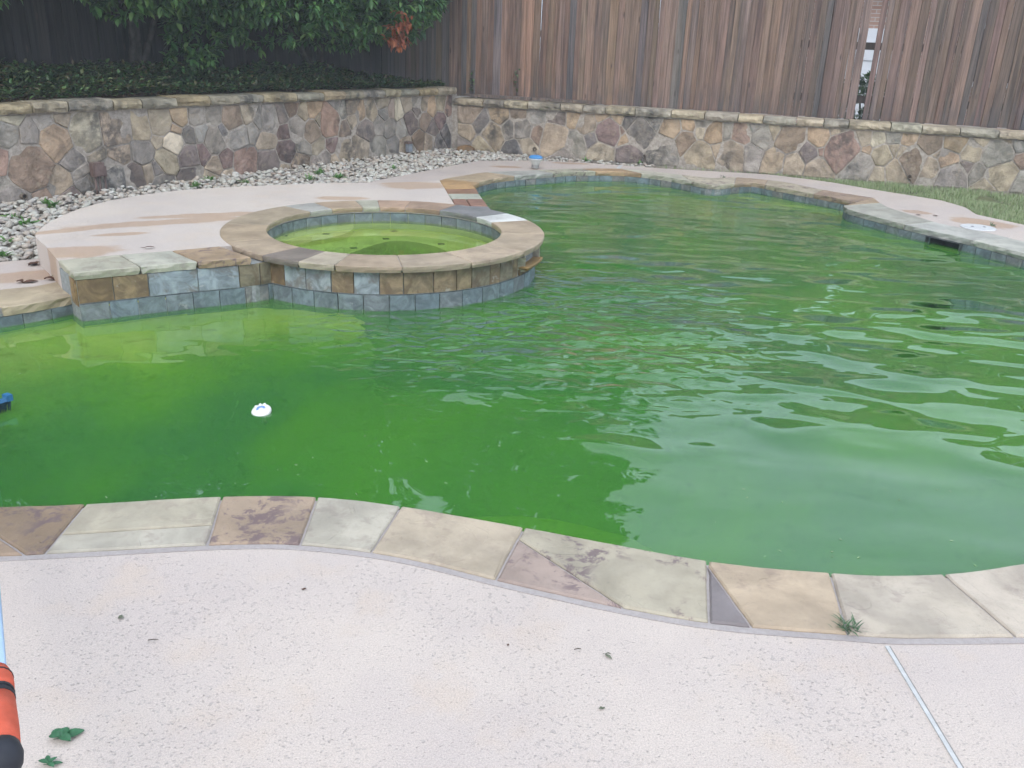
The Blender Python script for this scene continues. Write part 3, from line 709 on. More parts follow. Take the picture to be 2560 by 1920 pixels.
# ------------------------------------------------------------------ spa
spa = thing('spa', 'round raised spa with flagstone rim and rust and slate tiled sides, full of green water', 'spa', (SPA_C[0], SPA_C[1], 0))
def ring_wall(name, r, z0, z1, inward, mat, parent, nn=64, a0=0, a1=2 * math.pi):
    V, F = [], []
    for k in range(nn + 1):
        p = spa_pt(a0 + (a1 - a0) * k / nn, r); V += [(p[0], p[1], z0), (p[0], p[1], z1)]
    for k in range(nn):
        f = (2 * k, 2 * k + 2, 2 * k + 3, 2 * k + 1); F.append(f[::-1] if inward else f)
    return part(name, V, F, mat, parent, smooth=True)
ring_wall('outer_wall', 1.150, -0.6, SPA_Z - .045, False, MAT['tile_grout'], spa)
ring_wall('inner_wall', 0.915, -0.9, SPA_Z - .045, True, MAT['spa_plaster'], spa)
circ = [spa_pt(2 * math.pi * k / 56, 0.93) for k in range(56)]
sheet('spa_floor', circ, [], -0.85, MAT['spa_plaster'], parent=spa)
BENCH_Z, STEP_Z = -0.24, -0.06
foot = smooth_line(PU([(835, 652), (905, 622), (960, 606), (985, 602), (1030, 604), (1085, 615), (1118, 630), (1125, 648)], SPA_WATER_Z, BENCH_Z), .06)
foot = foot + [spa_pt(a, .86) for a in np.linspace(math.atan2(*(foot[-1] - SPA_C)[::-1]), math.atan2(*(foot[0] - SPA_C)[::-1]), 14)]
foot = [SPA_C + (p - SPA_C) * min(1, .87 / np.linalg.norm(p - SPA_C)) for p in foot]
_t = [foot[0]]
for q in foot[1:]:
    if np.linalg.norm(q - _t[-1]) > .02: _t.append(q)
foot = ccw(_t)
sheet('bench', circ, [foot], BENCH_Z, MAT['spa_plaster'], depth=.6, parent=spa)
st = smooth_line(PU([(668, 602), (760, 601), (830, 592), (872, 580), (884, 566), (872, 556), (800, 548)], SPA_WATER_Z, STEP_Z), .05)
st = [p for p in st if np.linalg.norm(p - SPA_C) < .925]
aa, ab = math.atan2(*(st[-1] - SPA_C)[::-1]), math.atan2(*(st[0] - SPA_C)[::-1])
if ab < aa: ab += 2 * math.pi
st = ccw(st + [spa_pt(a, .925) for a in np.linspace(aa, ab, 14)])
sheet('entry_step', st, [], STEP_Z, MAT['spa_plaster'], depth=.3, parent=spa)
MAT['marker'] = plain('marker_tile', (0.035, 0.05, 0.045, 1), .4)
for (x, y, z) in [(846, 563, STEP_Z), (815, 585, STEP_Z), (710, 589, STEP_Z), (985, 578, BENCH_Z), (965, 597, BENCH_Z), (884, 620, BENCH_Z), (1103, 610, BENCH_Z)]:
    p = at_under(x, y, SPA_WATER_Z, z); vv, ff = box_vf(p[0], p[1], z + .003, .055, .055, .008, Matrix.Rotation(random.uniform(0, .6), 3, 'Z'))
    part('marker_tile', vv, ff, MAT['marker'], spa)
# rim stones round the spa, clockwise seen from above starting at the white strip stone
rim = [((1243, 536), (0.52, 0.54, 0.55, 1)), ((1290, 552), lin(182, 158, 130)), ((1340, 585), lin(186, 162, 134)), ((1330, 630), lin(188, 164, 138)), ((1184, 657), lin(188, 166, 140)), ((1007, 672), lin(180, 156, 130)), ((831, 666), lin(186, 172, 150)),
       ((730, 659), lin(142, 128, 120)), ((640, 641), lin(184, 160, 132)), ((548, 607), lin(184, 160, 132))]
angs = [spa_ang(*r[0]) for r in rim]
for i in range(1, len(angs)):
    while angs[i] > angs[i - 1]: angs[i] -= 2 * math.pi
rim2 = [((548, 607), lin(182, 158, 128)), ((590, 560), lin(178, 158, 130)), ((735, 520), lin(176, 174, 170)), ((810, 515), lin(188, 160, 132)), ((895, 507), lin(182, 180, 162)), ((945, 505), lin(186, 150, 124)), ((1025, 506), lin(178, 144, 118)), ((1137, 513), lin(132, 134, 140)), ((1243, 536), None)]
angs2 = [spa_ang(*r[0]) for r in rim2]
angs2[0] = angs[-1]
for i in range(1, len(angs2)):
    while angs2[i] > angs2[i - 1]: angs2[i] -= 2 * math.pi
allr = [(angs[i], angs[i + 1], rim[i][1]) for i in range(len(rim) - 1)] + [(angs2[i], angs2[i + 1], rim2[i][1]) for i in range(len(rim2) - 1)]
allr[-1] = (allr[-1][0], angs[0] - 2 * math.pi, allr[-1][2])
for (a0, a1, c) in allr:
    k = max(2, int(abs(a1 - a0) / .06))
    aa = np.linspace(a0, a1, k + 1)
    sk = random.uniform(-.03, .03)
    poly = [spa_pt(a, SPA_RO) for a in aa] + [spa_pt(a, SPA_RI) for a in aa[::-1]]
    cg = sum(c[:3]) / 3; c = tuple(c[i] * .7 + cg * (1.06, 1.0, .92)[i] * .32 for i in range(3)) + (1,)
    slab(poly, SPA_Z - .042, SPA_Z, MAT['flag'], spa, vary(c, .03), jit=.003, gap=.002, bevel=.004)
ring_wall('rim_mortar', SPA_RI + .012, SPA_Z - .05, SPA_Z - .006, True, MAT['joint_mortar'], spa)
V, F = [], []
for k in range(64):
    for r in (SPA_RI + .012, SPA_RO - .012): p = spa_pt(2 * math.pi * k / 64, r); V.append((p[0], p[1], SPA_Z - .006))
F = [(2 * k, 2 * k + 1, (2 * k + 3) % 128, (2 * k + 2) % 128) for k in range(64)]
part('rim_mortar', V, F, MAT['joint_mortar'], spa)
# inner blue tiles
inner_line = [spa_pt(a, .915) for a in np.linspace(rad(-30), rad(215), 90)]
tile_row(inner_line, -0.02, .165, [.155], [random.choice(BLUE) for _ in range(30)], 'tile_blue', spa, 1)
# outer tiles: rust and slate row above, blue row below
GREY, RUST, TAN, OL = lin(150, 157, 160), lin(136, 112, 84), lin(150, 130, 102), lin(130, 120, 100)
A_SP0 = spa_ang(1238, 660, .1)
front_line = [spa_pt(a, 1.152) for a in np.linspace(A_LEFT - .13, rad(-28), 70)]
tile_row(front_line, 0.0, .148, [.15, .13, .17, .18, .15, .165, .155, .20, .165, .12, .16, .10, .15, .15], [RUST, RUST, GREY, GREY, TAN, lin(160, 167, 172), TAN, TAN, TAN, TAN, OL, TAN, OL, TAN, OL], 'tile_brown', spa, -1)
front_line2 = [spa_pt(a, 1.152) for a in np.linspace(A_LEFT - .13, rad(20), 80)]
tile_row(front_line2, -.21, .205, [.168], [random.choice(BLUE) for _ in range(30)], 'tile_blue', spa, -1)
front_line3 = [spa_pt(a, 1.152) for a in np.linspace(rad(-8), rad(30), 20)]
tile_row(front_line3, 0.0, .148, [.10, .13], [TAN, OL, TAN, RUST], 'tile_brown', spa, -1)
# spillway slot between the two rows
MAT['spill'] = plain('spillway_slate', lin(120, 100, 70), .5, .4, 14, .3, .004)
for k, a in enumerate(np.linspace(rad(-26.5), rad(-9.5), 2)):
    p = spa_pt(a, 1.165); vv, ff = box_vf(p[0], p[1], .085, .07, .02, .12, Matrix.Rotation(a + (.5 if k == 0 else 0), 3, 'Z') @ Matrix.Rotation(.35 if k == 0 else 0, 3, 'X')); part('spillway_cheek', vv, ff, MAT['tile_brown'], spa, lin(190, 180, 160))
lip = [spa_pt(a, 1.23) for a in np.linspace(rad(-27), rad(-9), 8)] + [spa_pt(a, .95) for a in np.linspace(rad(-9), rad(-27), 8)]
slab(lip, .045, .07, MAT['flag'], spa, lin(150, 124, 84), name='spillway_lip', jit=.004)
slab([spa_pt(a, 1.17) for a in np.linspace(rad(-27), rad(-9), 8)] + [spa_pt(a, 1.14) for a in np.linspace(rad(-9), rad(-27), 8)], 0.0, .044, MAT['spill'], spa, lin(140, 120, 84), name='spillway_face', jit=.003)

# raised strip of stones between the spa and the far end of the pool
def lerp(a, b, t): return a + (b - a) * t
so_, si_ = [strip_out[0], strip_out[1]], [np.array(p) for p in strip_in]
def sp(px_o, px_i): return P2(*px_o, SPA_Z), P2(*px_i, SPA_Z)
rows = [((1098, 450), (1177, 457)), ((1113, 473), (1191, 471)), ((1119, 484), (1198, 484)), ((1130, 497), (1208, 497)), ((1136, 513), (1221, 515)), ]
scol = [lin(186, 152, 112), lin(150, 116, 96), lin(180, 182, 170), None]
for k in range(4):
    (o0, i0), (o1, i1) = sp(*rows[k]), sp(*rows[k + 1])
    if k < 3: slab([o0, i0, i1, o1], SPA_Z - .05, SPA_Z, MAT['flag'], spa, scol[k], jit=.003)
    else:
        slab([o0, lerp(o0, i0, .45), lerp(o1, i1, .47), o1], SPA_Z - .05, SPA_Z, MAT['flag'], spa, lin(146, 112, 98), jit=.003)
        slab([lerp(o0, i0, .45), i0, i1, lerp(o1, i1, .47)], SPA_Z - .05, SPA_Z, MAT['flag'], spa, lin(150, 116, 102), jit=.003)
o1, i1 = P2(1136, 513, SPA_Z), P2(1221, 515, SPA_Z); q2 = P2(1241, 536, SPA_Z)
for tt in np.linspace(0, 1, 60):
    hit = lerp(i1, q2, tt)
    if np.linalg.norm(hit - SPA_C) < SPA_RO - .03: break
aw = [math.atan2(*(p - SPA_C)[::-1]) for p in (hit, o1)]
slab([o1, i1, hit] + [spa_pt(a, SPA_RO - .05) for a in np.linspace(aw[0], aw[1], 8)], SPA_Z - .05, SPA_Z - .004, MAT['flag'], spa, lin(140, 138, 142), jit=.001, gap=.001)
core = [p for p in offset(ccw([strip_out[0]] + si_ + [spa_pt(A_RIGHT, 1.1), strip_out[1]]), -.02)]
sheet('strip_core', core, [], SPA_Z - .045, MAT['tile_grout'], depth=.6, parent=spa)

# raised coping and tiled face to the left of the spa
face_line = [np.array(p) for p in rc_front]
e = dirn(rc_front[0], rc_front[-1])
cs = [0.0, .30, .62, 1.0]
LF, LB = arc(rc_front)[-1], arc(rc_back)[-1]
for k, (cb, c, m) in enumerate([((0, .36), lin(186, 182, 166), 'flag'), ((.36, .68), lin(188, 186, 174), 'flag'), ((.68, 1.0), lin(168, 146, 122), 'flag_mottled')]):
    A = sub(rc_front, cb[0] * LF, cb[1] * LF); B = sub(rc_back, cb[0] * LB, cb[1] * LB)
    slab(A + B[::-1], SPA_Z - .05, SPA_Z, MAT[m], spa, c, jit=.006)
side_in = dirn(rc_front[0], rc_back[0])
face_core = ccw([p + np.array((0, .03)) for p in rc_front] + [spa_pt(A_LEFT, 1.1)] + [p for p in rc_back[::-1]])
sheet('face_core', face_core, [], SPA_Z - .05, MAT['tile_grout'], depth=.6, parent=spa)
fl = [p + np.array((0, .03)) for p in rc_front] + [spa_pt(A_LEFT, 1.14)]
tile_row(fl, 0.0, .148, [.20, .205, .30, .26, .14], [RUST, lin(146, 124, 94), lin(152, 161, 166), lin(146, 156, 162), OL, OL], 'tile_brown', spa, -1)
tile_row(fl, -.21, .205, [.166], [random.choice(BLUE) for _ in range(12)], 'tile_blue', spa, -1)
sl = [rc_back[0] - e * .0 + (rc_front[0] - rc_back[0]) * .02 + np.array((.01, .03)), rc_front[0] + np.array((0.0, .03))]
tile_row(sl, -.02, .165, [.16], [RUST, lin(150, 122, 84)], 'tile_brown', spa, -1)

# ------------------------------------------------------------------ water
WCOL = (0.58, 0.80, 0.05, 1)
MAT['water'] = mat_water('pool_water', 2.8, WCOL, 0.070, (0.088, 0.335, 0.095, 1), 0.31, P2(1330, 800, WATER_Z))
def water_body(name, ring, z1, z0, mat):
    n = len(ring); V = [(p[0], p[1], z1) for p in ring] + [(p[0], p[1], z0) for p in ring]
    loops = [[Vector((p[0], p[1], 0)) for p in ring]]
    F = []
    for t in tessellate_polygon(loops):
        a, b, c = [ring[i] for i in t]
        s = (b[0] - a[0]) * (c[1] - a[1]) - (b[1] - a[1]) * (c[0] - a[0])
        t = tuple(t) if s > 0 else tuple(t)[::-1]
        F.append(t); F.append(tuple(i + n for i in t[::-1]))
    F += [(i, n + i, n + (i + 1) % n, (i + 1) % n) for i in range(n)]
    o = link(name, mesh_of(name, V, F, mat)); return tag(o, kind='structure')
water_body('water', offset(OUTLINE, 0.05), WATER_Z, FLOOR_Z - .25, MAT['water'])
MAT['spa_water'] = mat_water('spa_water', 1.5, (0.45, 0.80, 0.08, 1), 0.0010, (0.44, 0.72, 0.18, 1), 0.15)
water_body('spa_water', [spa_pt(2 * math.pi * k / 56, .935) for k in range(56)], SPA_WATER_Z, -.95, MAT['spa_water'])

# ------------------------------------------------------------------ retaining walls of rubble stone
STONE = {'t': lin(172, 150, 122), 'o': lin(176, 142, 104), 'p': lin(190, 174, 146), 'g': lin(146, 138, 130), 'd': lin(116, 110, 110), 'b': lin(140, 112, 90),
         'r': lin(150, 112, 96), 'm': lin(122, 92, 92), 'k': lin(156, 134, 124), 'v': lin(122, 104, 102)}
for k_ in STONE:
    c_ = STONE[k_]; c_ = tuple(min(.7, x * 1.3) for x in c_); g_ = (c_[0] * .4 + c_[1] * .4 + c_[2] * .2)
    tgt = (g_ * 1.12, g_ * 1.0, g_ * .84); STONE[k_] = tuple(c_[i] * .52 + tgt[i] * .30 + (.30, .25, .20)[i] * .18 for i in range(3)) + (1,)
def zm(k, L):
    """stone centres noted on an enlarged quarter of the photograph"""
    ox = {1: 0, 2: 640, 3: 1280, 4: 1920}[k]
    return [(ox + x / 3.456, y / 3.456, c, w) for (x, y, c, w) in L]
left_seeds = zm(1, [(80, 1180, 'g', 1), (240, 1190, 'g', 1), (480, 1240, 'o', 2), (740, 1160, 'p', 2), (1000, 1130, 't', 2), (1215, 1120, 't', 1), (1380, 1080, 't', 1), (1545, 1030, 'o', 0), (1700, 1020, 'g', 0), (1840, 1010, 'g', 0), (2010, 1040, 'b', 1), (2130, 990, 't', 0),
    (400, 1085, 'g', 0), (530, 1070, 't', 0), (100, 1085, 'p', 0), (30, 1400, 'r', 1), (260, 1440, 'b', 3), (600, 1370, 'g', 1), (670, 1480, 'g', 0), (840, 1340, 't', 0), (1040, 1320, 't', 1), (1220, 1310, 'd', 1), (1370, 1200, 't', 0), (1490, 1240, 'p', 1), (1510, 1130, 'o', 0), (1630, 1170, 'd', 0), (1740, 1150, 'g', 0), (1850, 1210, 'g', 1), (1920, 1150, 'd', 0), (2060, 1180, 'g', 1), (2180, 1150, 'g', 0),
    (1630, 1360, 'v', 1), (1750, 1320, 'm', 0), (1440, 1380, 't', 1), (1370, 1450, 'd', 0), (1950, 1380, 'm', 0), (1860, 1430, 't', 0), (2130, 1410, 'r', 2), (500, 1540, 't', 1), (730, 1590, 'd', 0), (960, 1530, 'g', 2), (1150, 1520, 'v', 1), (1270, 1480, 't', 0), (1650, 1530, 'v', 1), (1410, 1570, 'd', 0), (1820, 1560, 't', 0), (60, 1590, 'g', 0), (340, 1640, 'b', 0), (1980, 1540, 't', 0), (130, 1700, 'g', 1), (620, 1700, 'v', 0), (840, 1720, 'd', 0)])
left_seeds += zm(2, [(40, 1060, 'g', 0), (115, 1050, 'g', 1), (220, 1010, 'k', 0), (310, 945, 'b', 0), (400, 990, 't', 0), (490, 965, 'o', 0), (545, 1050, 't', 0), (640, 1050, 'r', 2), (690, 935, 'g', 0), (735, 960, 'g', 0), (815, 940, 't', 0), (900, 1000, 'o', 0), (990, 980, 't', 0), (1100, 890, 't', 0), (1110, 970, 'g', 0), (1165, 950, 'k', 0), (1225, 950, 'p', 0), (1300, 900, 't', 0), (1390, 890, 'g', 0), (1385, 965, 'v', 0), (1450, 900, 't', 0), (1510, 920, 'o', 0), (1600, 890, 't', 0), (1668, 920, 'r', 0),
    (240, 1140, 'm', 0), (355, 1100, 'g', 1), (480, 1130, 'b', 1), (765, 1110, 'b', 0), (835, 1040, 't', 0), (945, 1120, 'k', 1), (1060, 1080, 'g', 0), (1150, 1100, 'g', 0), (1265, 1110, 'g', 0), (1340, 1050, 'v', 1), (1460, 1040, 'b', 0), (1590, 1040, 'm', 0), (1520, 1120, 'v', 0), (1640, 1150, 'd', 0), (1690, 1090, 't', 0), (90, 1230, 't', 1), (255, 1310, 'm', 1), (410, 1280, 'g', 0), (540, 1260, 't', 0), (655, 1250, 'm', 0), (760, 1300, 't', 1), (900, 1280, 't', 1), (1050, 1290, 'g', 1), (1180, 1270, 'd', 0), (1290, 1260, 't', 0), (1400, 1210, 'b', 0), (1500, 1210, 't', 0),
    (100, 1410, 'v', 2), (390, 1420, 'b', 1), (590, 1370, 'g', 0), (15, 1400, 'g', 0), (240, 1470, 't', 0), (690, 1390, 't', 0), (1330, 1320, 'g', 0), (1580, 1240, 'd', 0), (520, 1440, 'g', 0)])
right_seeds = zm(2, [(1830, 970, 't', 1), (1940, 1070, 'd', 0), (1820, 1140, 't', 0), (2040, 1160, 't', 1), (2110, 1000, 'o', 0), (2190, 1110, 'g', 0), (1770, 1250, 'g', 0), (1950, 1250, 't', 0)])
right_seeds += zm(3, [(60, 1000, 'b', 0), (200, 1010, 'g', 0), (400, 1020, 'v', 0), (535, 1020, 'o', 0), (90, 1110, 'g', 1), (215, 1140, 'b', 0), (370, 1190, 't', 2), (540, 1240, 'g', 1), (650, 1070, 't', 1), (770, 1020, 'o', 0), (690, 1190, 'd', 0), (830, 1140, 'm', 2), (910, 1130, 'r', 0), (920, 1030, 'o', 0), (1000, 1060, 'd', 0), (1110, 1160, 'g', 2), (980, 1220, 'o', 0), (1370, 1110, 'o', 1), (1520, 1085, 'o', 0), (1230, 1050, 'g', 0), (770, 1310, 't', 1), (1010, 1310, 'v', 1), (1300, 1290, 'g', 2), (1500, 1220, 'b', 1), (1620, 1340, 't', 2), (1760, 1290, 't', 0), (1740, 1160, 'o', 1), (1640, 1140, 't', 0), (1860, 1160, 'g', 0), (1980, 1170, 'r', 1), (1900, 1330, 't', 2), (2070, 1330, 'g', 1), (2110, 1110, 'g', 0), (2160, 1190, 'g', 1), (1650, 1060, 'g', 0), (110, 1250, 't', 0), (30, 1290, 'd', 0), (450, 1330, 'g', 0)])
right_seeds += zm(4, [(60, 1150, 't', 0), (190, 1210, 'b', 2), (450, 1200, 'o', 1), (600, 1155, 't', 0), (640, 1300, 'r', 3), (350, 1320, 'v', 1), (455, 1295, 'r', 0), (820, 1220, 't', 0), (840, 1310, 'o', 0), (950, 1230, 'p', 0), (980, 1340, 't', 1), (1090, 1290, 't', 0), (1095, 1200, 'g', 0), (1200, 1210, 'o', 0), (1400, 1260, 'b', 1), (1255, 1390, 'b', 2), (1160, 1310, 't', 0), (1620, 1250, 'o', 1), (1560, 1370, 'o', 1), (1760, 1320, 't', 1), (1980, 1340, 'g', 2), (1850, 1240, 't', 0), (2040, 1250, 'o', 0), (2170, 1260, 'g', 0), (60, 1380, 't', 1), (220, 1400, 't', 1), (430, 1440, 't', 1), (780, 1430, 'g', 2), (950, 1490, 't', 0), (1110, 1470, 't', 1), (1380, 1430, 't', 1), (1590, 1490, 'g', 1), (1720, 1410, 'v', 0), (1830, 1460, 'g', 0), (2020, 1500, 't', 2), (2180, 1390, 'b', 0), (2160, 1550, 'g', 0), (1450, 1340, 't', 0), (1920, 1580, 't', 0)])

def clip_poly(poly, nx, ny, d):
    out = []
    for p, q in zip(poly, poly[1:] + poly[:1]):
        a, b = p[0] * nx + p[1] * ny - d, q[0] * nx + q[1] * ny - d
        if a <= 0: out.append(p)
        if a * b < 0: t = a / (a - b); out.append(np.array((p[0] + (q[0] - p[0]) * t, p[1] + (q[1] - p[1]) * t)))
    return out
def inset_convex(poly, d):
    poly = ccw(poly); n = len(poly); out = poly
    for i in range(n):
        a, b = poly[i], poly[(i + 1) % n]; e = b - a; L = np.linalg.norm(e)
        if L < 1e-5: continue
        nx, ny = e[1] / L, -e[0] / L
        out = clip_poly(out, nx, ny, nx * a[0] + ny * a[1] - d)
        if len(out) < 3: return []
    return out
def rubble_wall(name, label, C, D, N, length, height, seeds, cap_cols, cap_w, group):
    w = thing(name, label, 'wall', (C[0] + D[0] * length / 3, C[1] + D[1] * length / 3, 0), group)
    N3 = Vector((N[0], N[1], 0)); D3 = Vector((D[0], D[1], 0)); C3 = Vector((C[0], C[1], 0))
    def W(u, v, out): return C3 + D3 * u + Vector((0, 0, v)) + N3 * out
    # mortar core
    V = [W(u, v, o) for o in (0.0, -0.32) for v in (-0.12, height) for u in (-0.1, length)]
    part('mortar_core', V, [(0, 1, 3, 2), (4, 6, 7, 5), (0, 2, 6, 4), (1, 5, 7, 3), (2, 3, 7, 6), (0, 4, 5, 1)], MAT['mortar'], w)
    S_ = []
    for (x, y, c, wt) in seeds:
        p = on_wall(x, y, C, N3) - C3; S_.append((p.dot(D3), p.z, c, wt))
    umax = max(s[0] for s in S_)
    u = umax + .25
    while u < length - .1:
        v = random.uniform(.1, .2)
        while v < height - .05:
            S_.append((u + random.uniform(-.08, .08), v, random.choice('tttggobkv'), random.choice((0, 0, 1)))); v += random.uniform(.2, .3)
        u += random.uniform(.24, .34)
    WT = [0.0, 0.012, 0.028, 0.05]
    for i, (u, v, c, wt) in enumerate(S_):
        cell = [np.array(q) for q in [(max(0.02, u - .6), 0.0), (u + .6, 0.0), (u + .6, height - .01), (max(0.02, u - .6), height - .01)]]
        if u < .02: continue
        for j, (u2, v2, c2, wt2) in enumerate(S_):
            if j == i or abs(u2 - u) > 1.3: continue
            dx, dy = u2 - u, v2 - v; L = math.hypot(dx, dy)
            if L < 1e-4: continue
            m = (L * L + WT[wt] - WT[wt2]) / (2 * L)
            nx, ny = dx / L, dy / L
            cell = clip_poly(cell, nx, ny, nx * u + ny * v + m)
            if len(cell) < 3: break
        if len(cell) < 3: continue
        cell = inset_convex(cell, random.uniform(.003, .009))
        if len(cell) < 3 or abs(area2(cell)) < .0016: continue
        cell = resample(ccw(cell), .09, True)
        # knock the corners off and roughen
        cell = [cell[k] * .92 + (cell[k - 1] + cell[(k + 1) % len(cell)]) * .04 for k in range(len(cell))]
        sd_ = random.uniform(0, 50)
        cell = [p + np.array(noise.noise_vector(Vector((p[0] * 9 + sd_, p[1] * 9, 0)))[:2]) * .007 for p in cell]
        cu, cv = np.mean(np.array(cell), axis=0); n = len(cell)
        hgt = random.uniform(.003, .015); tx, ty = random.uniform(-.06, .06), random.uniform(-.06, .06)
        rings = []
        for (s, o) in ((1.0, -.012), (.985, hgt * .62), (.90, hgt), (.5, hgt * 1.1)):
            R = []
            for k, p in enumerate(cell):
                q = np.array((cu, cv)) + (p - np.array((cu, cv))) * s
                dd = o + (0 if o < 0 else noise.noise(Vector((q[0] * 7 + sd_, q[1] * 7, 3.3))) * .010 + (q[0] - cu) * tx + (q[1] - cv) * ty)
                R.append((q[0], q[1], dd))
            rings.append(R)
        ctr = W(cu, cv, 0)
        V = [W(a, b, o) - ctr for R in rings for (a, b, o) in R] + [W(cu, cv, hgt * 1.1) - ctr]
        F = []
        for r in range(3):
            for k in range(n): F.append((r * n + k, r * n + (k + 1) % n, (r + 1) * n + (k + 1) % n, (r + 1) * n + k))
        for k in range(n): F.append((3 * n + k, 3 * n + (k + 1) % n, 4 * n))
        if D3.cross(Vector((0, 0, 1))).dot(N3) < 0: F = [f[::-1] for f in F]
        me = mesh_of('stone', V, F, MAT['rubble'])
        link('stone', me, w, vary(STONE[c], .12), Matrix.Translation(ctr))
    # cap stones
    u = -0.02; i = 0
    while u < length:
        L = random.uniform(.30, .52); sd_ = random.uniform(0, 80)
        nu, nv = 9, 3
        z0, z1 = height, height + CAP_T * random.uniform(.92, 1.12); fo = random.uniform(.045, .07)
        prof = [(fo - .012, z0), (fo, z0 + .02), (fo + .006, (z0 + z1) / 2), (fo - .006, z1 - .012), (fo - .03, z1), (-cap_w, z1), (-cap_w, z0)]
        V = []
        for a in range(nu + 1):
            uu = u + .006 + (L - .012) * a / nu
            for b, (o, z) in enumerate(prof):
                nz = noise.noise_vector(Vector((uu * 13 + sd_, o * 14, z * 22)))
                k = 1.0 if b < 5 else .15
                V.append(W(uu, z + nz[1] * .012 * k, o + nz[0] * .020 * k))
        m = len(prof); F = []
        for a in range(nu):
            for b in range(m): F.append((a * m + b, a * m + (b + 1) % m, (a + 1) * m + (b + 1) % m, (a + 1) * m + b))
        F += [tuple(range(m))[::-1], tuple(range(nu * m, nu * m + m))]
        ctr = W(u + L / 2, (z0 + z1) / 2, 0)
        if D3.cross(Vector((0, 0, 1))).dot(N3) > 0: F = [f[::-1] for f in F]
        link('cap_stone', mesh_of('cap_stone', [v - ctr for v in V], F, MAT['rubble']), w, vary(cap_cols[i % len(cap_cols)], .1), Matrix.Translation(ctr))
        u += L; i += 1
    return w
capL = [lin(170, 158, 136), lin(178, 160, 128), lin(160, 152, 134), lin(174, 160, 132), lin(162, 154, 138)]
capR = [lin(186, 172, 148), lin(168, 158, 142), lin(190, 174, 148), lin(176, 166, 148)]
rubble_wall('retaining_wall', 'tall rubble stone retaining wall below the dark shrubs, behind the spa', WC, LD, LN, L_LEN, LH, left_seeds, capL, .30, 'rubble stone retaining walls')
rubble_wall('retaining_wall', 'low rubble stone retaining wall under the unshaded board fence behind the pool', WC + RD * .06, RD, RN, R_LEN, RH, right_seeds, capR, .30, 'rubble stone retaining walls')

# planting bed behind the left wall
FC = WC - RN * .33 - RD * .16                       # corner where the two fences meet
FL = WC + LD * L_LEN - LN * 2.6
bed = [WC - LN * .2 + LD * .1, WC - RN * .3, FC, FC + (FC - WC) * 6 + RD * -2, FL - LN * 12, FL, WC + LD * L_LEN - LN * .2]
bed = ccw([WC - LN * .28, FC - LN * .1, FC - LN * 14 - RD * 2, FL - LN * 14, WC + LD * L_LEN - LN * .28])
tag(sheet('planting_bed', bed, [], LH + .06, MAT['soil'], depth=.9), kind='structure')

# ------------------------------------------------------------------ board fences
def board_fence(name, label, A, D, N, length, z0, z1, colf, gapf, skip, rails, parent_group):
    f = thing(name, label, 'fence', (A[0] + D[0] * length / 2, A[1] + D[1] * length / 2, z0), parent_group)
    N3 = Vector((N[0], N[1], 0)); D3 = Vector((D[0], D[1], 0))
    rot = Matrix((D3, -N3, Vector((0, 0, 1)))).transposed()
    cache = {}
    u = 0.0; bi = 0
    while u < length:
        w = random.choice((.070, .080, .088, .094, .104, .12)); g = gapf(u)
        if skip and skip[0] < u + w / 2 < skip[1]: u = skip[1]; continue
        if skip and u < skip[0] < u + w: w = max(.06, skip[0] - u)
        th = .017; key = (w, random.randrange(3))
        if key not in cache:
            H = z1 - z0; V = []; ns = 4
            for a in range(ns + 1):
                z = H * a / ns; dx = random.uniform(-.002, .002); dy = random.uniform(-.004, .004)
                V += [(-w / 2 + dx, dy + .006, z), (-w / 2 + .004 + dx, dy, z), (w / 2 - .004 + dx, dy, z), (w / 2 + dx, dy + .006, z), (w / 2 + dx, dy + th, z), (-w / 2 + dx, dy + th, z)]
            F = [(a * 6 + b, a * 6 + (b + 1) % 6, a * 6 + 6 + (b + 1) % 6, a * 6 + 6 + b) for a in range(ns) for b in range(6)] + [(5, 4, 3, 2, 1, 0), tuple(range(ns * 6, ns * 6 + 6))]
            cache[key] = mesh_of('board', V, F, MAT['wood'])
        ctr = A + D * (u + w / 2)
        yaw = random.uniform(-.03, .03); lean = random.uniform(-.004, .004)
        m = (rot @ Matrix.Rotation(yaw, 3, 'Z') @ Matrix.Rotation(lean, 3, 'Y')).to_4x4()
        o = random.uniform(-.002, .002) + (.009 if bi % 2 else 0.0); bi += 1
        m.translation = Vector((ctr[0] + N[0] * o, ctr[1] + N[1] * o, z0 + random.uniform(-.008, .01)))
        link('board', cache[key], f, vary(colf(u), .22), m)
        u += w + g
    for (z, hgt) in rails:
        a3 = Vector((A[0], A[1], z)); V = []
        for uu in (0, length):
            for (o, dz) in ((-.026, -hgt / 2), (-.064, -hgt / 2), (-.064, hgt / 2), (-.026, hgt / 2)): V.append(a3 + D3 * uu + N3 * o + Vector((0, 0, dz)))
        part('rail', V, [(0, 1, 5, 4), (1, 2, 6, 5), (2, 3, 7, 6), (3, 0, 4, 7), (3, 2, 1, 0), (4, 5, 6, 7)], MAT['wood'], f, lin(70, 58, 52))
    uu = .6
    while uu < length:
        if not (skip and abs(uu - (skip[0] + skip[1]) / 2) < .3):
            c = A + D * uu - N * .11; vv, ff = box_vf(c[0], c[1], (z1 + .1) / 2 - .05, .09, .09, z1 - .1, rot); part('post', vv, ff, MAT['wood'], f, lin(90, 74, 66))
        uu += 2.4
    return f
fence_org = WC - RN * .33 - RD * .16
def fence_u(x, y):
    p = on_wall(x, y, fence_org, Vector((RN[0], RN[1], 0))); return (Vector((p.x, p.y, 0)) - Vector((fence_org[0], fence_org[1], 0))).dot(Vector((RD[0], RD[1], 0)))
g0, g1 = fence_u(2133, 309) + .1, fence_u(2153, 309) + .1
uR = fence_u(2560, 330)
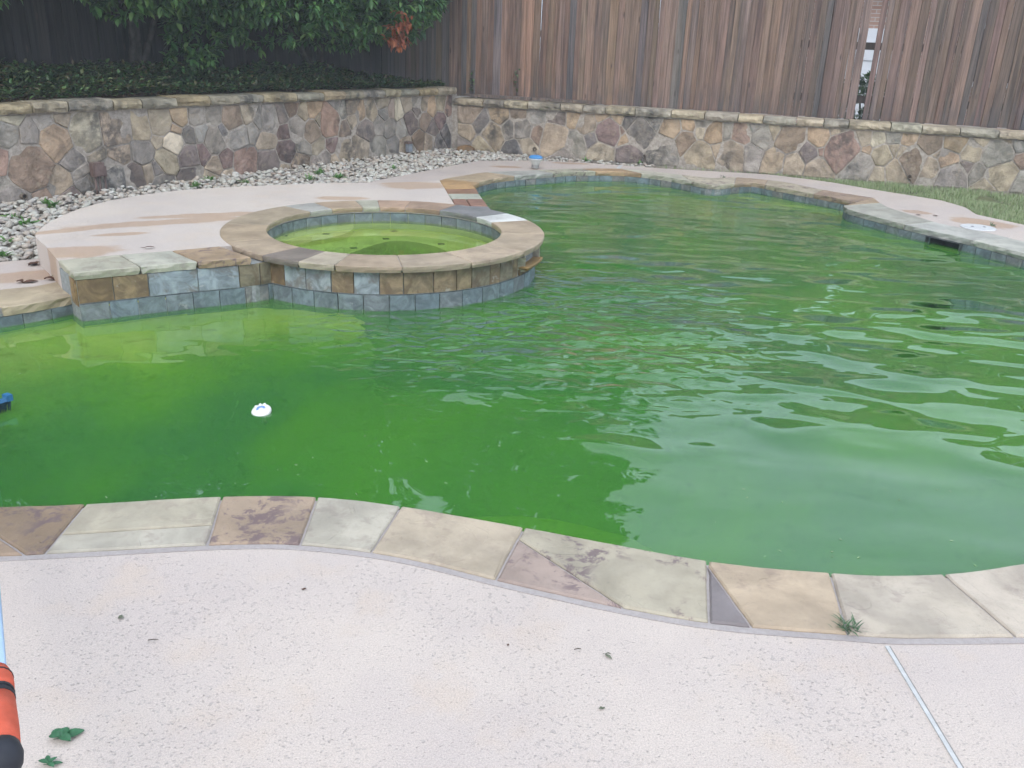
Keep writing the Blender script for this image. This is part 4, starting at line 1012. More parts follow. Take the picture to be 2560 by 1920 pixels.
def col_r(u):
    t = min(1, u / uR)
    warm = lin(154, 124, 106); cool = lin(138, 115, 104); grey = lin(126, 114, 110)
    r = random.random()
    if r < .12: return grey
    k = min(1, max(0, t * 1.6 + random.uniform(-.35, .35)))
    return tuple(warm[i] * (1 - k) + cool[i] * k for i in range(3)) + (1,)
def gap_r(u):
    t = u / uR
    return random.choice((-.006, -.005, -.003, -.002)) if t < .6 else random.choice((.0, .001, .002, .004, .006))
FZ0, FZ1 = RH + CAP_T + .002, 3.05
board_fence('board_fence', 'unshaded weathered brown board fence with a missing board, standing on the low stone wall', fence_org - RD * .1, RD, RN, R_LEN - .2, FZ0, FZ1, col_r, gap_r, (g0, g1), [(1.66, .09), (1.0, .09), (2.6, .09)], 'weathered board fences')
LFD = dirn(FC, FL); LFN = np.array((LFD[1], -LFD[0])); LFN = LFN if LFN @ LN > 0 else -LFN
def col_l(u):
    k = min(1, u / 1.2)  # shade under the shrubs is put into the board colour, away from the corner
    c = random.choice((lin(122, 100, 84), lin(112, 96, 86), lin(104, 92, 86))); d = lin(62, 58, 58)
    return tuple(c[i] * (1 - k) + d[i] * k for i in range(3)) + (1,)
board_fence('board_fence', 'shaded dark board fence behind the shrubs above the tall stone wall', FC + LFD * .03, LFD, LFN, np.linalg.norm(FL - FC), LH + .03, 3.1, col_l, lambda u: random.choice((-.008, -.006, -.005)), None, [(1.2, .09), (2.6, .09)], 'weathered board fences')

# ------------------------------------------------------------------ foliage
def leaf_batch(pos, dirs, ups, length, width, fold=0.25):
    """folded leaves: 6 vertices, 4 triangles each"""
    n = len(pos); d = dirs / np.linalg.norm(dirs, axis=1, keepdims=True)
    s = np.cross(d, ups); s /= np.linalg.norm(s, axis=1, keepdims=True) + 1e-9; up = np.cross(s, d)
    L = length[:, None]; W = width[:, None]
    base = pos; tip = pos + d * L - up * L * .12
    m1 = pos + d * L * .38; m2 = pos + d * L * .7 - up * L * .03
    V = np.stack([base, m1 + s * W * .5 + up * W * fold, m2 + s * W * .38 + up * W * fold * .8, tip, m2 - s * W * .38 + up * W * fold * .8, m1 - s * W * .5 + up * W * fold, m1, m2], axis=1)
    idx = np.array([[0, 6, 1], [6, 7, 2], [6, 2, 1], [7, 3, 2], [0, 5, 6], [5, 4, 6], [4, 7, 6], [4, 3, 7]])
    F = (np.arange(n)[:, None, None] * 8 + idx[None]).reshape(-1, 3)
    return V.reshape(-1, 3), F
def unit(n):
    v = rng.normal(size=(n, 3)); return v / np.linalg.norm(v, axis=1, keepdims=True)
def rosettes(centres, outward, per, ll, lw, spread=1.0):
    n = len(centres); C = np.repeat(centres, per, 0); O = np.repeat(outward, per, 0)
    d = O * rng.uniform(.1, .9, (n * per, 1)) + unit(n * per) * spread; d[:, 2] += .05
    k = rng.uniform(.75, 1.2, n * per)
    return leaf_batch(C + unit(n * per) * ll * .25, d, np.tile((0, 0, 1.0), (n * per, 1)) + unit(n * per) * .25, ll * k, lw * k)
def crown_points(ells, n, shell=0.55, carve=0.0, freq=1.1):
    """points through the outer shell of a cluster of ellipsoids, with gaps"""
    P, O = [], []
    vol = np.array([e[3] * e[4] * e[5] for e in ells]); cnt = (n * vol ** .67 / (vol ** .67).sum()).astype(int)
    for e, k in zip(ells, cnt):
        u = unit(k * 2); r = rng.uniform(shell, 1.0, (k * 2, 1)) ** .6
        p = u * r * np.array(e[3:6]) + np.array(e[:3])
        if carve:
            nz = np.array([noise.noise(Vector(q) * freq) for q in p]); keep = nz > -1 + carve; p, u = p[keep], u[keep]
        P.append(p[:k]); O.append(u[:k])
    return np.concatenate(P), np.concatenate(O)
def limbs(base, tops, r0, parent, mid=None):
    base = Vector(base)
    for k, tp in enumerate(tops):
        tp = Vector(tp); pts = []; rr = []
        for i in range(7):
            t = i / 6; p = base.lerp(tp, t)
            w = noise.noise_vector(Vector((k * 3.1, t * 2.2, base.x)))
            p += Vector((w[0], w[1], 0)) * .18 * math.sin(math.pi * t) + Vector((0, 0, .18 * math.sin(math.pi * t))) * (.3 if k else 0)
            pts.append(p); rr.append(r0 * (1 - .78 * t) * (1 if k == 0 else .7))
        v, f = tube_vf(pts, rr, 7); part('trunk' if k == 0 else 'limb', v, f, MAT['bark'], parent, smooth=True)
def tree(name, label, base, ells, tops, r0, n, per, ll, lw, mat, group=None, carve=.75, freq=1.1, shell=.5):
    t = thing(name, label, 'shrub' if 'shrub' in name else 'tree', base, group)
    limbs(base, tops, r0, t)
    C_, O_ = crown_points(ells, n, shell, carve, freq); V, F = rosettes(C_, O_, per, ll, lw)
    link('crown', tris_mesh('crown', V, F, mat), t); return t
MAT['laurel'] = mat_leaf('laurel_leaf', [(0.03, 0.075, 0.03, 1), (0.045, 0.12, 0.04, 1), (0.07, 0.17, 0.05, 1), (0.11, 0.23, 0.065, 1), (0.16, 0.25, 0.07, 1)], .2, .38)
MAT['dead'] = mat_leaf('dead_leaf', [(0.30, 0.075, 0.035, 1), (0.42, 0.14, 0.06, 1), (0.22, 0.06, 0.04, 1)], .25, .6)
MAT['jasmine'] = mat_leaf('jasmine_leaf', [(0.018, 0.034, 0.018, 1), (0.03, 0.07, 0.028, 1), (0.05, 0.115, 0.036, 1), (0.10, 0.18, 0.06, 1), (0.15, 0.10, 0.06, 1), (0.035, 0.07, 0.03, 1), (0.16, 0.20, 0.08, 1)], .15, .45)
MAT['tree_leaf'] = mat_leaf('tree_leaf', [(0.02, 0.05, 0.015, 1), (0.04, 0.09, 0.02, 1), (0.07, 0.12, 0.03, 1)], .25, .5)
MAT['weed'] = mat_leaf('weed_leaf', [(0.07, 0.20, 0.05, 1), (0.12, 0.28, 0.07, 1), (0.20, 0.34, 0.11, 1)], .3, .5)
MAT['grass'] = mat_leaf('grass_blade', [(0.20, 0.28, 0.12, 1), (0.28, 0.37, 0.17, 1), (0.38, 0.44, 0.25, 1), (0.46, 0.45, 0.29, 1)], .3, .6)
BZ = LH + .06
def bedp(x, back, z=BZ):
    """a spot in the bed, given by the pixel column where the wall passes and the distance behind the wall"""
    p = on_wall(x, 300, WC, Vector((LN[0], LN[1], 0))); return Vector((p.x - LN[0] * back, p.y - LN[1] * back, z))
b1 = bedp(900, .75)
def E(px, back, z, rx, ry, rz): p = bedp(px, back, z); return (p.x, p.y, p.z, rx, ry, rz)
tree('laurel_shrub', 'big glossy green laurel shrub with a cluster of orange dead leaves, in the wall corner', b1,
     [E(760, .35, 2.32, 1.0, 1.0, 1.0), E(900, .3, 2.40, .95, .95, 1.02), E(1010, .2, 2.42, .75, .75, .95), E(1085, .2, 2.6, .55, .55, .8), E(690, .5, 2.3, .7, .7, .85), E(880, .8, 3.9, 1.5, 1.3, 1.2)],
     [E(880, .6, 3.2, 0, 0, 0)[:3], E(740, .6, 2.4, 0, 0, 0)[:3], E(1000, .5, 2.5, 0, 0, 0)[:3], E(830, .9, 2.6, 0, 0, 0)[:3]], .07, 3800, 9, .115, .05, MAT['laurel'], 'evergreen shrubs in the raised bed', .8, 1.6, .55)
sh = bpy.data.objects['laurel_shrub']
dc = []
for (x, y, n_) in [(985, 72, 5), (1003, 58, 6), (1000, 88, 6), (996, 108, 8), (1010, 95, 5), (975, 105, 3), (1003, 30, 4), (1020, 60, 4)]:
    for _ in range(n_):
        d = ray(x + random.uniform(-9, 9), y + random.uniform(-8, 8)); p = on_wall(x, y, WC, Vector((LN[0], LN[1], 0))); r_ = (Vector((p.x, p.y, p.z)) - EYE).length
        dc.append(EYE + d * (r_ - .55))
dc = np.array(dc)
V, F = rosettes(dc, np.tile((0, 0, -1.0), (len(dc), 1)), 4, .10, .042, .6)
link('dead_leaves', tris_mesh('dead_leaves', V, F, MAT['dead']), sh)
sh.children[-1]['label'] = 'orange dead leaves hanging in the green crown'
tree('laurel_shrub', 'leggy laurel shrub with bare grey limbs in the middle of the raised bed', bedp(500, 1.1),
     [E(400, .35, 2.3, .75, .75, .66), E(480, .6, 2.55, 1.1, 1.1, .85), E(560, .5, 2.4, .8, .8, .65), E(620, .8, 2.35, .7, .7, .8), E(590, .75, 1.45, .35, .35, .5), E(500, 1.0, 3.8, 1.5, 1.4, 1.1)],
     [E(545, .9, 3.1, 0, 0, 0)[:3], E(400, .6, 2.35, 0, 0, 0)[:3], E(600, .8, 2.4, 0, 0, 0)[:3], E(470, .8, 2.6, 0, 0, 0)[:3]], .07, 2300, 9, .115, .05, MAT['laurel'], 'evergreen shrubs in the raised bed', .85, 1.5, .6)
tree('laurel_shrub', 'dark laurel shrub at the left edge of the raised bed', bedp(60, 1.3),
     [E(30, .7, 2.25, .7, .7, .75), E(-120, 1.0, 2.5, 1.1, 1.1, .9), E(110, 1.2, 2.75, .8, .8, .6), E(-60, 1.2, 3.6, 1.5, 1.4, 1.0)],
     [E(20, 1.2, 2.8, 0, 0, 0)[:3], E(-100, 1.1, 2.4, 0, 0, 0)[:3]], .06, 1500, 9, .105, .045, MAT['laurel'], 'evergreen shrubs in the raised bed', .85, 1.5, .55)
# tall trees beyond the fences: out of the frame above, but mirrored in the pool and shading the bed
tg = 'tall trees beyond the fences'
def tall(label, x, y, h, r, n):
    ell = [(x + random.uniform(-.4, .4) * r, y + random.uniform(-.4, .4) * r, h * k, r * s, r * s, h * .2) for k, s in ((.42, .8), (.55, 1.0), (.7, .95), (.86, .65))]
    tree('tall_tree', label, (x, y, 0), ell, [(x, y, h * .85), (x + r * .5, y, h * .6), (x - r * .5, y + .3, h * .58)], .16, n, 7, .24, .12, MAT['tree_leaf'], tg, .95, .5, .45)
tall('tall broadleaf tree mirrored in the middle of the pool, behind the fence corner', -0.6, 16.6, 10.5, 2.7, 2200)
tall('tall broadleaf tree behind the shaded fence beside the laurel shrubs', -5.3, 14.6, 10.5, 3.2, 2400)
tall('tall broadleaf tree over the left end of the raised bed', -8.6, 9.6, 10.0, 3.2, 2200)

# creeping ground cover along the bed
n_ = 30000
uu = rng.uniform(-.05, L_LEN - .4, n_); bk = rng.uniform(.22, 1.0, n_) ** 1.0
depth_ = np.minimum(.28 + uu * .24, 1.7)
bk = .2 + rng.uniform(0, 1, n_) ** 1.3 * depth_
hgt = (.12 + .26 * np.minimum(1, (bk - .15) / .5)) * (.8 + .35 * np.array([noise.noise(Vector((a * 1.7, b * 2.0, 1.0))) for a, b in zip(uu, bk)]))
hgt *= np.minimum(1, .55 + uu * .2)
X = WC[0] + LD[0] * uu - LN[0] * bk; Y = WC[1] + LD[1] * uu - LN[1] * bk
Z = BZ + hgt * np.sqrt(rng.uniform(.1, 1, n_))
pos = np.stack([X, Y, Z], 1); d = unit(n_); d[:, 2] = np.abs(d[:, 2]) * .6; d[:, 0] += LN[0] * .5; d[:, 1] += LN[1] * .5
k = rng.uniform(.7, 1.3, n_)
V, F = leaf_batch(pos, d, np.tile((0, 0, 1.0), (n_, 1)) + unit(n_) * .5, .055 * k, .028 * k)
tag(link('ground_cover', tris_mesh('ground_cover', V, F, MAT['jasmine'])), 'dark creeping ground cover spilling behind the tall stone wall', 'ground cover', kind='stuff')
# dry leaf litter on the cap edge
n_ = 2500; uu = rng.uniform(0, L_LEN - .4, n_); bk = rng.uniform(.12, .34, n_)
pos = np.stack([WC[0] + LD[0] * uu - LN[0] * bk, WC[1] + LD[1] * uu - LN[1] * bk, np.where(bk < .30, LH + CAP_T + .004, BZ + .05) + rng.uniform(0, .012, n_)], 1)
keep = bk > .12 + .15 * (np.array([noise.noise(Vector((a * 2.0, 0, 5.0))) for a in uu]) + .75); pos = pos[keep]; n_ = len(pos)
d = unit(n_); d[:, 2] *= .25
MAT['litter'] = mat_leaf('leaf_litter', [(0.12, 0.07, 0.05, 1), (0.2, 0.12, 0.08, 1), (0.08, 0.05, 0.04, 1)], .1, .8)
V, F = leaf_batch(pos, d, np.tile((0, 0, 1.0), (n_, 1)) + unit(n_) * .4, rng.uniform(.025, .05, n_), rng.uniform(.012, .022, n_))
tag(link('leaf_litter', tris_mesh('leaf_litter', V, F, MAT['litter'])), 'brown dry leaf litter along the top of the tall stone wall', 'leaf litter', kind='stuff')

# ------------------------------------------------------------------ river-rock gravel
def mat_pebble():
    t = NT('river_pebble'); g = t.n('ShaderNodeNewGeometry'); cr = t.n('ShaderNodeValToRGB'); e = cr.color_ramp.elements
    cols = [(0.42, 0.40, 0.35, 1), (0.50, 0.48, 0.42, 1), (0.36, 0.33, 0.29, 1), (0.46, 0.39, 0.32, 1), (0.28, 0.25, 0.23, 1), (0.56, 0.54, 0.49, 1), (0.32, 0.24, 0.19, 1)]
    while len(e) < len(cols): e.new(.5)
    for i, c in enumerate(cols): e[i].position = i / (len(cols) - 1); e[i].color = c
    t.set(cr.inputs[0], g.outputs['Random Per Island'])
    c = t.mix(1.0, cr.outputs[0], t.ramp(t.noise(t.pos(), 40, 4), .3, .7, .8, 1.12), 'MULTIPLY')
    t.bsdf(c, .75, t.bump(t.noise(t.pos(), 90, 4), .5, .003), .3); return t.m
MAT['pebble'] = mat_pebble()
gravel_poly = [WC + LD * 11, WC + LN * .0, WC + RD * 1.0, WC + RD * 3.0] + PL([(1640, 420), (1520, 411), (1440, 405), (1320, 401), (1200, 402), (1140, 412), (1050, 430), (935, 452)]) + [np.array((-1.9, 9.4)), np.array((-2.1, 8.65)), np.array((-2.6, 8.4)), np.array((-3.1, 8.02)), np.array((-3.41, 7.53)), np.array((-3.54, 7.03)), np.array((-3.52, 6.5))] + PL([(92, 645), (0, 653)]) + [np.array((-5.5, 5.8)), np.array((-9.0, 5.7))]
bm = bmesh.new(); bmesh.ops.create_icosphere(bm, subdivisions=2, radius=1.0); bm.verts.ensure_lookup_table()
IV = np.array([v.co[:] for v in bm.verts]); IF = np.array([[v.index for v in f.verts] for f in bm.faces]); bm.free()
gx, gy = np.meshgrid(np.arange(-8.5, 3.2, .047), np.arange(5.6, 14.6, .047)); gx = gx.ravel(); gy = gy.ravel()
gx = gx + rng.uniform(-.024, .024, gx.size); gy = gy + rng.uniform(-.024, .024, gy.size)
ok = inside(gravel_poly, gx, gy) & ~inside(raised_poly, gx, gy)
# stay in front of the wall faces
ok &= ((gx - WC[0]) * LN[0] + (gy - WC[1]) * LN[1] > .02)
wgt = np.where((gx - WC[0]) * RD[0] + (gy - WC[1]) * RD[1] > 1.2, .55, 1.0) * (np.where(gx < -5.8, .5, 1.0)); ok &= rng.uniform(0, 1, gx.size) < wgt
gx, gy = gx[ok], gy[ok]; n_ = len(gx)
big = rng.uniform(.6, 1.25, n_)
sc = np.stack([rng.uniform(.026, .040, n_) * big, rng.uniform(.019, .028, n_) * big, rng.uniform(.012, .020, n_) * big], 1)
th = rng.uniform(0, 2 * np.pi, n_); tl = rng.normal(0, .35, n_)
P = IV[None] * sc[:, None, :] * (1 + .12 * rng.normal(size=(n_, 1, 1))) * (1 + .07 * rng.normal(size=(n_, len(IV), 1)))
ct, st_ = np.cos(tl)[:, None], np.sin(tl)[:, None]
x0, y0, z0 = P[..., 0], P[..., 1], P[..., 2]; x1 = x0 * ct + z0 * st_; z1 = -x0 * st_ + z0 * ct
ch, shh = np.cos(th)[:, None], np.sin(th)[:, None]
gz = -.035 + rng.uniform(0, .045, n_)
# heaped a little against the left wall
dw = (gx - WC[0]) * LN[0] + (gy - WC[1]) * LN[1]
gz = gz + .04 * np.exp(-dw / .35)
V = np.stack([x1 * ch - y0 * shh + gx[:, None], x1 * shh + y0 * ch + gy[:, None], z1 + gz[:, None]], -1).reshape(-1, 3)
F = (np.arange(n_)[:, None, None] * len(IV) + IF[None]).reshape(-1, 3)
tag(link('gravel', tris_mesh('gravel', V, F, MAT['pebble'], True)), 'pale river pebbles between the stone walls and the deck', 'gravel', kind='stuff')

# ------------------------------------------------------------------ lawn strip
lawn_poly = [WC + RD * 2.6 + RN * .02, WC + RD * 11.5 + RN * .02, np.array((9.5, 8.4)), np.array((5.9, 8.75))] + deck_edge_far[::-1][:-8]
lx = rng.uniform(1.2, 9.0, 150000); ly = rng.uniform(8.3, 13.2, 150000)
ok = inside(lawn_poly, lx, ly)
near_edge = np.array([noise.noise(Vector((a * 2.2, b * 2.2, 0))) for a, b in zip(lx, ly)])
ok &= near_edge > -.42
lx, ly = lx[ok][:42000], ly[ok][:42000]; n_ = len(lx)
tall_k = np.clip(.8 + .7 * near_edge[ok][:42000], .4, 1.6) * rng.uniform(.5, 1.2, n_)
h_ = .055 * tall_k; az = rng.uniform(0, 2 * np.pi, n_); ln_ = rng.uniform(.1, .9, n_) * h_
bx, by = np.cos(az), np.sin(az); w_ = rng.uniform(.002, .0042, n_)
base = np.stack([lx, ly, np.full(n_, -.045)], 1); sdv = np.stack([-by, bx, 0 * bx], 1) * w_[:, None]
midp = base + np.stack([bx * ln_ * .35, by * ln_ * .35, h_ * .6 + .02], 1); tip = base + np.stack([bx * ln_, by * ln_, h_ + .03], 1)
V = np.stack([base - sdv, base + sdv, midp + sdv * .8, midp - sdv * .8, tip], 1).reshape(-1, 3)
idx = np.array([[0, 1, 2], [0, 2, 3], [3, 2, 4]]); F = (np.arange(n_)[:, None, None] * 5 + idx[None]).reshape(-1, 3)
MAT['turf'] = mat_mortar('turf_soil', (0.13, 0.14, 0.07, 1), 14, .01, .3)
lawn = tag(sheet('lawn', ccw(lawn_poly), [], -.03, MAT['turf']), kind='structure')
tag(link('grass', tris_mesh('grass', V, F, MAT['grass'])), 'short pale green grass along the foot of the low stone wall', 'grass', kind='stuff')

# ------------------------------------------------------------------ neighbour's house, seen through the gap in the fence
def mat_brick():
    t = NT('house_brick'); tc = t.n('ShaderNodeTexCoord'); b = t.n('ShaderNodeTexBrick'); sp_ = t.n('ShaderNodeSeparateXYZ'); t.set(sp_.inputs[0], tc.outputs['Object'])
    cb = t.n('ShaderNodeCombineXYZ'); t.set(cb.inputs[0], sp_.outputs[0]); t.set(cb.inputs[1], sp_.outputs[2])
    t.set(b.inputs['Vector'], cb.outputs[0]); b.inputs['Scale'].default_value = 1.0; b.inputs['Brick Width'].default_value = .21; b.inputs['Row Height'].default_value = .075; b.inputs['Mortar Size'].default_value = .008
    b.inputs['Color1'].default_value = (.30, .17, .13, 1); b.inputs['Color2'].default_value = (.38, .25, .20, 1); b.inputs['Mortar'].default_value = (.42, .38, .35, 1)
    t.bsdf(b.outputs[0], .9, t.bump(b.outputs[1], -.5, .01), .2); return t.m
MAT['brick'] = mat_brick()
MAT['white_paint'] = plain('white_paint', (.66, .68, .72, 1), .5, .4, 6, .04)
MAT['roof'] = plain('roof_shingle', (.11, .10, .10, 1), .9, .2, 8, .3, .01)
MAT['glass'] = plain('dark_glass', (.03, .035, .05, 1), .1, .6, 3, .1)
gp = on_wall(2172, 140, fence_org, Vector((RN[0], RN[1], 0)))
vd = Vector((gp.x, gp.y, 0)).normalized()
hc = vd * 21.0
rotz = math.atan2(RD[1], RD[0])
house = thing('brick_house', 'brick house with a white door glimpsed through the gap in the fence', 'house', (hc.x, hc.y, 0)); house.rotation_euler = (0, 0, rotz)
def hpart(name, vf, mat, parent=house):
    v, f = vf; o = link(name, mesh_of(name, v, f, mat)); o.parent = parent; return o
hpart('wall', box_vf(1.0, 2.5, 1.55, 9.0, 5.0, 3.1), MAT['brick'])
rv = [(-3.9, -.5, 3.0), (5.9, -.5, 3.0), (5.9, 5.5, 3.0), (-3.9, 5.5, 3.0), (-1.5, 2.5, 4.9), (3.5, 2.5, 4.9)]
hpart('roof', (rv, [(0, 1, 5, 4), (1, 2, 5), (2, 3, 4, 5), (3, 0, 4), (3, 2, 1, 0)]), MAT['roof'])
dr = hpart('door', box_vf(0.05, -.03, 1.02, 1.1, .07, 2.04), MAT['white_paint'])
for zz in (.45, 1.05, 1.62): hpart('door_panel', box_vf(0.05, -.075, zz, .8, .03, .4), MAT['white_paint'], dr)
wn_ = hpart('window', box_vf(2.6, -.03, 1.6, 1.3, .08, 1.2), MAT['white_paint']); hpart('pane', box_vf(2.6, -.08, 1.6, 1.1, .03, 1.0), MAT['glass'], wn_)
bp = vd * 15.2
bt = thing('garden_bush', 'green bush behind the gap in the fence', 'bush', (bp.x, bp.y, 0))
v, f = tube_vf([(bp.x, bp.y, 0), (bp.x + .05, bp.y, .5), (bp.x, bp.y + .05, .9)], [.03, .025, .012], 6); part('stem', v, f, MAT['bark'], bt)
C_, O_ = crown_points([(bp.x, bp.y, .75, .55, .55, .55)], 260, .4, .8, 2.0); V, F = rosettes(C_, O_, 7, .09, .045)
link('crown', tris_mesh('crown', V, F, MAT['tree_leaf']), bt)
wf = thing('wire_fence', 'low wire mesh fence just behind the gap in the board fence', 'wire fence', (gp.x, gp.y, 0))
MAT['wire'] = plain('wire', (.30, .34, .30, 1), .4, .5)
o3 = Vector((fence_org[0] - RN[0] * .35, fence_org[1] - RN[1] * .35, 0)); D3 = Vector((RD[0], RD[1], 0)); gm = (g0 + g1) / 2 - .1
for zz in (.78, .86, .95, 1.05, 1.16, 1.28):
    v, f = tube_vf([o3 + D3 * (gm - .5) + Vector((0, 0, zz)), o3 + D3 * (gm + .5) + Vector((0, 0, zz))], [.003, .003], 5); part('wire', v, f, MAT['wire'], wf)
for k in range(10):
    a = o3 + D3 * (gm - .5 + k * .11); v, f = tube_vf([a, a + Vector((0, 0, 1.28))], [.0025, .0025], 5); part('wire', v, f, MAT['wire'], wf)

# timber lying along the low wall's cap
RN3 = Vector((RN[0], RN[1], 0)); RD3 = Vector((RD[0], RD[1], 0)); RC3 = Vector((WC[0] + RD[0] * .06, WC[1] + RD[1] * .06, 0))
def rwall(x, y, out=0.0): p = on_wall(x, y, WC, RN3); return Vector((p.x, p.y, p.z)) + RN3 * out
def ru(x, y): return (rwall(x, y) - Vector((WC[0], WC[1], 0))).dot(RD3)
def lwall(x, y, out=0.0): p = on_wall(x, y, WC, Vector((LN[0], LN[1], 0))); return Vector((p.x, p.y, p.z)) + Vector((LN[0], LN[1], 0)) * out
tb = thing('timber_batten', 'long weathered timber batten lying on the low wall below the fence', 'timber', (WC[0], WC[1], RH + CAP_T))
u0, u1 = ru(1150, 240), ru(1478, 262)
for (ua, ub, zz) in ((u0, u0 + (u1 - u0) * .53, .0), (u0 + (u1 - u0) * .535, u1, .0)):
    c = Vector((WC[0], WC[1], 0)) + RD3 * (ua + ub) / 2 - RN3 * .19; rot3 = Matrix((RD3, -RN3, Vector((0, 0, 1)))).transposed()
    vv, ff = box_vf(c.x, c.y, RH + CAP_T + .036, ub - ua, .08, .038, rot3); part('plank', vv, ff, MAT['wood'], tb, lin(140, 120, 108))

# ------------------------------------------------------------------ small things on the walls and deck
MAT['box_tan'] = plain('painted_conduit', lin(122, 102, 96), .6, .4, 30, .15)
LN3 = Vector((LN[0], LN[1], 0)); LD3 = Vector((LD[0], LD[1], 0)); rotL = Matrix((LD3, -LN3, Vector((0, 0, 1)))).transposed()
eb = thing('electrical_box', 'painted brown electrical box with three conduits on the tall stone wall', 'electrical box', lwall(232, 480))
c = lwall(232, 421, .075); vv, ff = box_vf(c.x, c.y, c.z, .115, .07, .13, rotL); part('box', vv, ff, MAT['box_tan'], eb)
c = lwall(232, 421, .113); vv, ff = box_vf(c.x, c.y, c.z, .10, .006, .115, rotL); part('cover', vv, ff, MAT['box_tan'], eb)
c = lwall(250, 426, .065); vv, ff = box_vf(c.x, c.y, c.z, .03, .05, .10, rotL); part('side_box', vv, ff, MAT['box_tan'], eb)
for x in (228, 238, 252):
    c = lwall(x, 432, .06); v, f = tube_vf([(c.x, c.y, -.05), (c.x, c.y, c.z - .02)], [.011, .011], 8); part('conduit', v, f, MAT['box_tan'], eb, smooth=True)
ob = thing('outlet_box', 'small grey outlet box on a short pipe near the wall corner', 'outlet box', lwall(1013, 395))
MAT['grey_plastic'] = plain('grey_plastic', lin(150, 156, 164), .5)
c = lwall(1013, 367, .07); vv, ff = box_vf(c.x, c.y, c.z, .075, .06, .115, rotL); part('box', vv, ff, MAT['grey_plastic'], ob)
c = lwall(1011, 356, .075); vv, ff = box_vf(c.x, c.y, c.z + .005, .09, .075, .03, rotL); part('lid', vv, ff, MAT['box_tan'], ob)
c = lwall(1011, 380, .06); v, f = tube_vf([(c.x, c.y, -.05), (c.x, c.y, c.z)], [.014, .014], 8); part('pipe', v, f, MAT['box_tan'], ob)
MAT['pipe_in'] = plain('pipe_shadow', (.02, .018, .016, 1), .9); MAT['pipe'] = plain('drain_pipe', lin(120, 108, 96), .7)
def drain(pt, N3, label):
    o = thing('drain_pipe', label, 'drain pipe', pt, 'drain pipe ends in the stone walls')
    q = N3.to_track_quat('Z', 'Y').to_matrix()
    prof = [(.027, -.08), (.027, .05), (.021, .05), (.021, -.02)]
    V, F = lathe_vf(prof, 14, pt.x, pt.y, pt.z, q); part('pipe', V, F[:-1], MAT['pipe'], o, smooth=False)
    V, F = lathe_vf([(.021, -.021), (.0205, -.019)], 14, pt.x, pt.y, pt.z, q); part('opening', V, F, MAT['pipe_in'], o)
drain(rwall(1338, 372), RN3, 'round drain pipe end in the low wall behind the blue lidded dispenser')
drain(rwall(1612, 390), RN3, 'round drain pipe end at the foot of the low wall, second from the corner')
drain(rwall(2273, 441), RN3, 'round drain pipe end in the low wall just above the lawn')
drain(lwall(55, 490), LN3, 'round drain pipe end at the foot of the tall wall near its left end')

def mat_rock():
    t = NT('brown_rock'); v = t.n('ShaderNodeTexCoord').outputs['Object']
    t.bsdf(t.mix(t.ramp(t.noise(v, 9, 6), .35, .65), lin(150, 118, 84), lin(112, 92, 72)), .85, t.bump(t.noise(v, 14, 6), .8, .02), .25); return t.m
MAT['rock'] = mat_rock()
p = P2(1145, 374); V = [Vector((v[0] * .145, v[1] * .09, v[2] * .075)) * (1 + .12 * noise.noise(Vector(v) * 2.2)) for v in IV]
o = link('loose_rock', mesh_of('loose_rock', V, [tuple(f) for f in IF], MAT['rock'], True)); o.location = (p[0] + LN[0] * .1 + .05, p[1] - .28, .03); tag(o, 'rounded brown rock lying on the pebbles in the wall corner', 'rock')

# floating chlorine dispenser stood on the far coping
MAT['blue_plastic'] = plain('blue_plastic', (.06, .24, .52, 1), .35, .5, 10, .05); MAT['white_plastic'] = plain('white_plastic', (.58, .58, .58, 1), .4, .5, 10, .05)
MAT['clear_plastic'] = plain('cloudy_plastic', (.60, .60, .56, 1), .4, .5, 10, .08); MAT['slot'] = plain('slot_shadow', (.12, .12, .14, 1), .6)
bx_, by_ = P2(1338, 423); zc = .013
cd = thing('chlorine_dispenser', 'white floating chlorine dispenser with a blue lid standing on the far coping', 'dispenser', (bx_, by_, zc))
V, F = lathe_vf([(.040, 0), (.046, .004), (.048, .055), (.054, .058), (.054, .064), (.084, .108), (.088, .112)], 28, bx_, by_, zc); part('body', V, F, MAT['clear_plastic'], cd, smooth=True)
V, F = lathe_vf([(.088, .112), (.092, .116), (.092, .124), (.088, .127)], 28, bx_, by_, zc); part('rim', V, F, MAT['white_plastic'], cd, smooth=True)
V, F = lathe_vf([(.088, .127), (.091, .131), (.089, .146), (.075, .158), (.045, .166), (.012, .169)], 28, bx_, by_, zc); part('lid', V, F, MAT['blue_plastic'], cd, smooth=True)
v, f = tube_vf([(bx_ - .012, by_, zc + .166), (bx_ - .008, by_, zc + .185), (bx_ + .008, by_, zc + .185), (bx_ + .012, by_, zc + .166)], [.004] * 4, 6); part('tether_ring', v, f, MAT['slot'], cd)
for k in range(16):
    a = 2 * math.pi * k / 16; q = Matrix.Rotation(a, 3, 'Z'); vv, ff = box_vf(bx_ + .0478 * math.cos(a), by_ + .0478 * math.sin(a), zc + .028, .002, .005, .04, q); part('slot', vv, ff, MAT['slot'], cd)

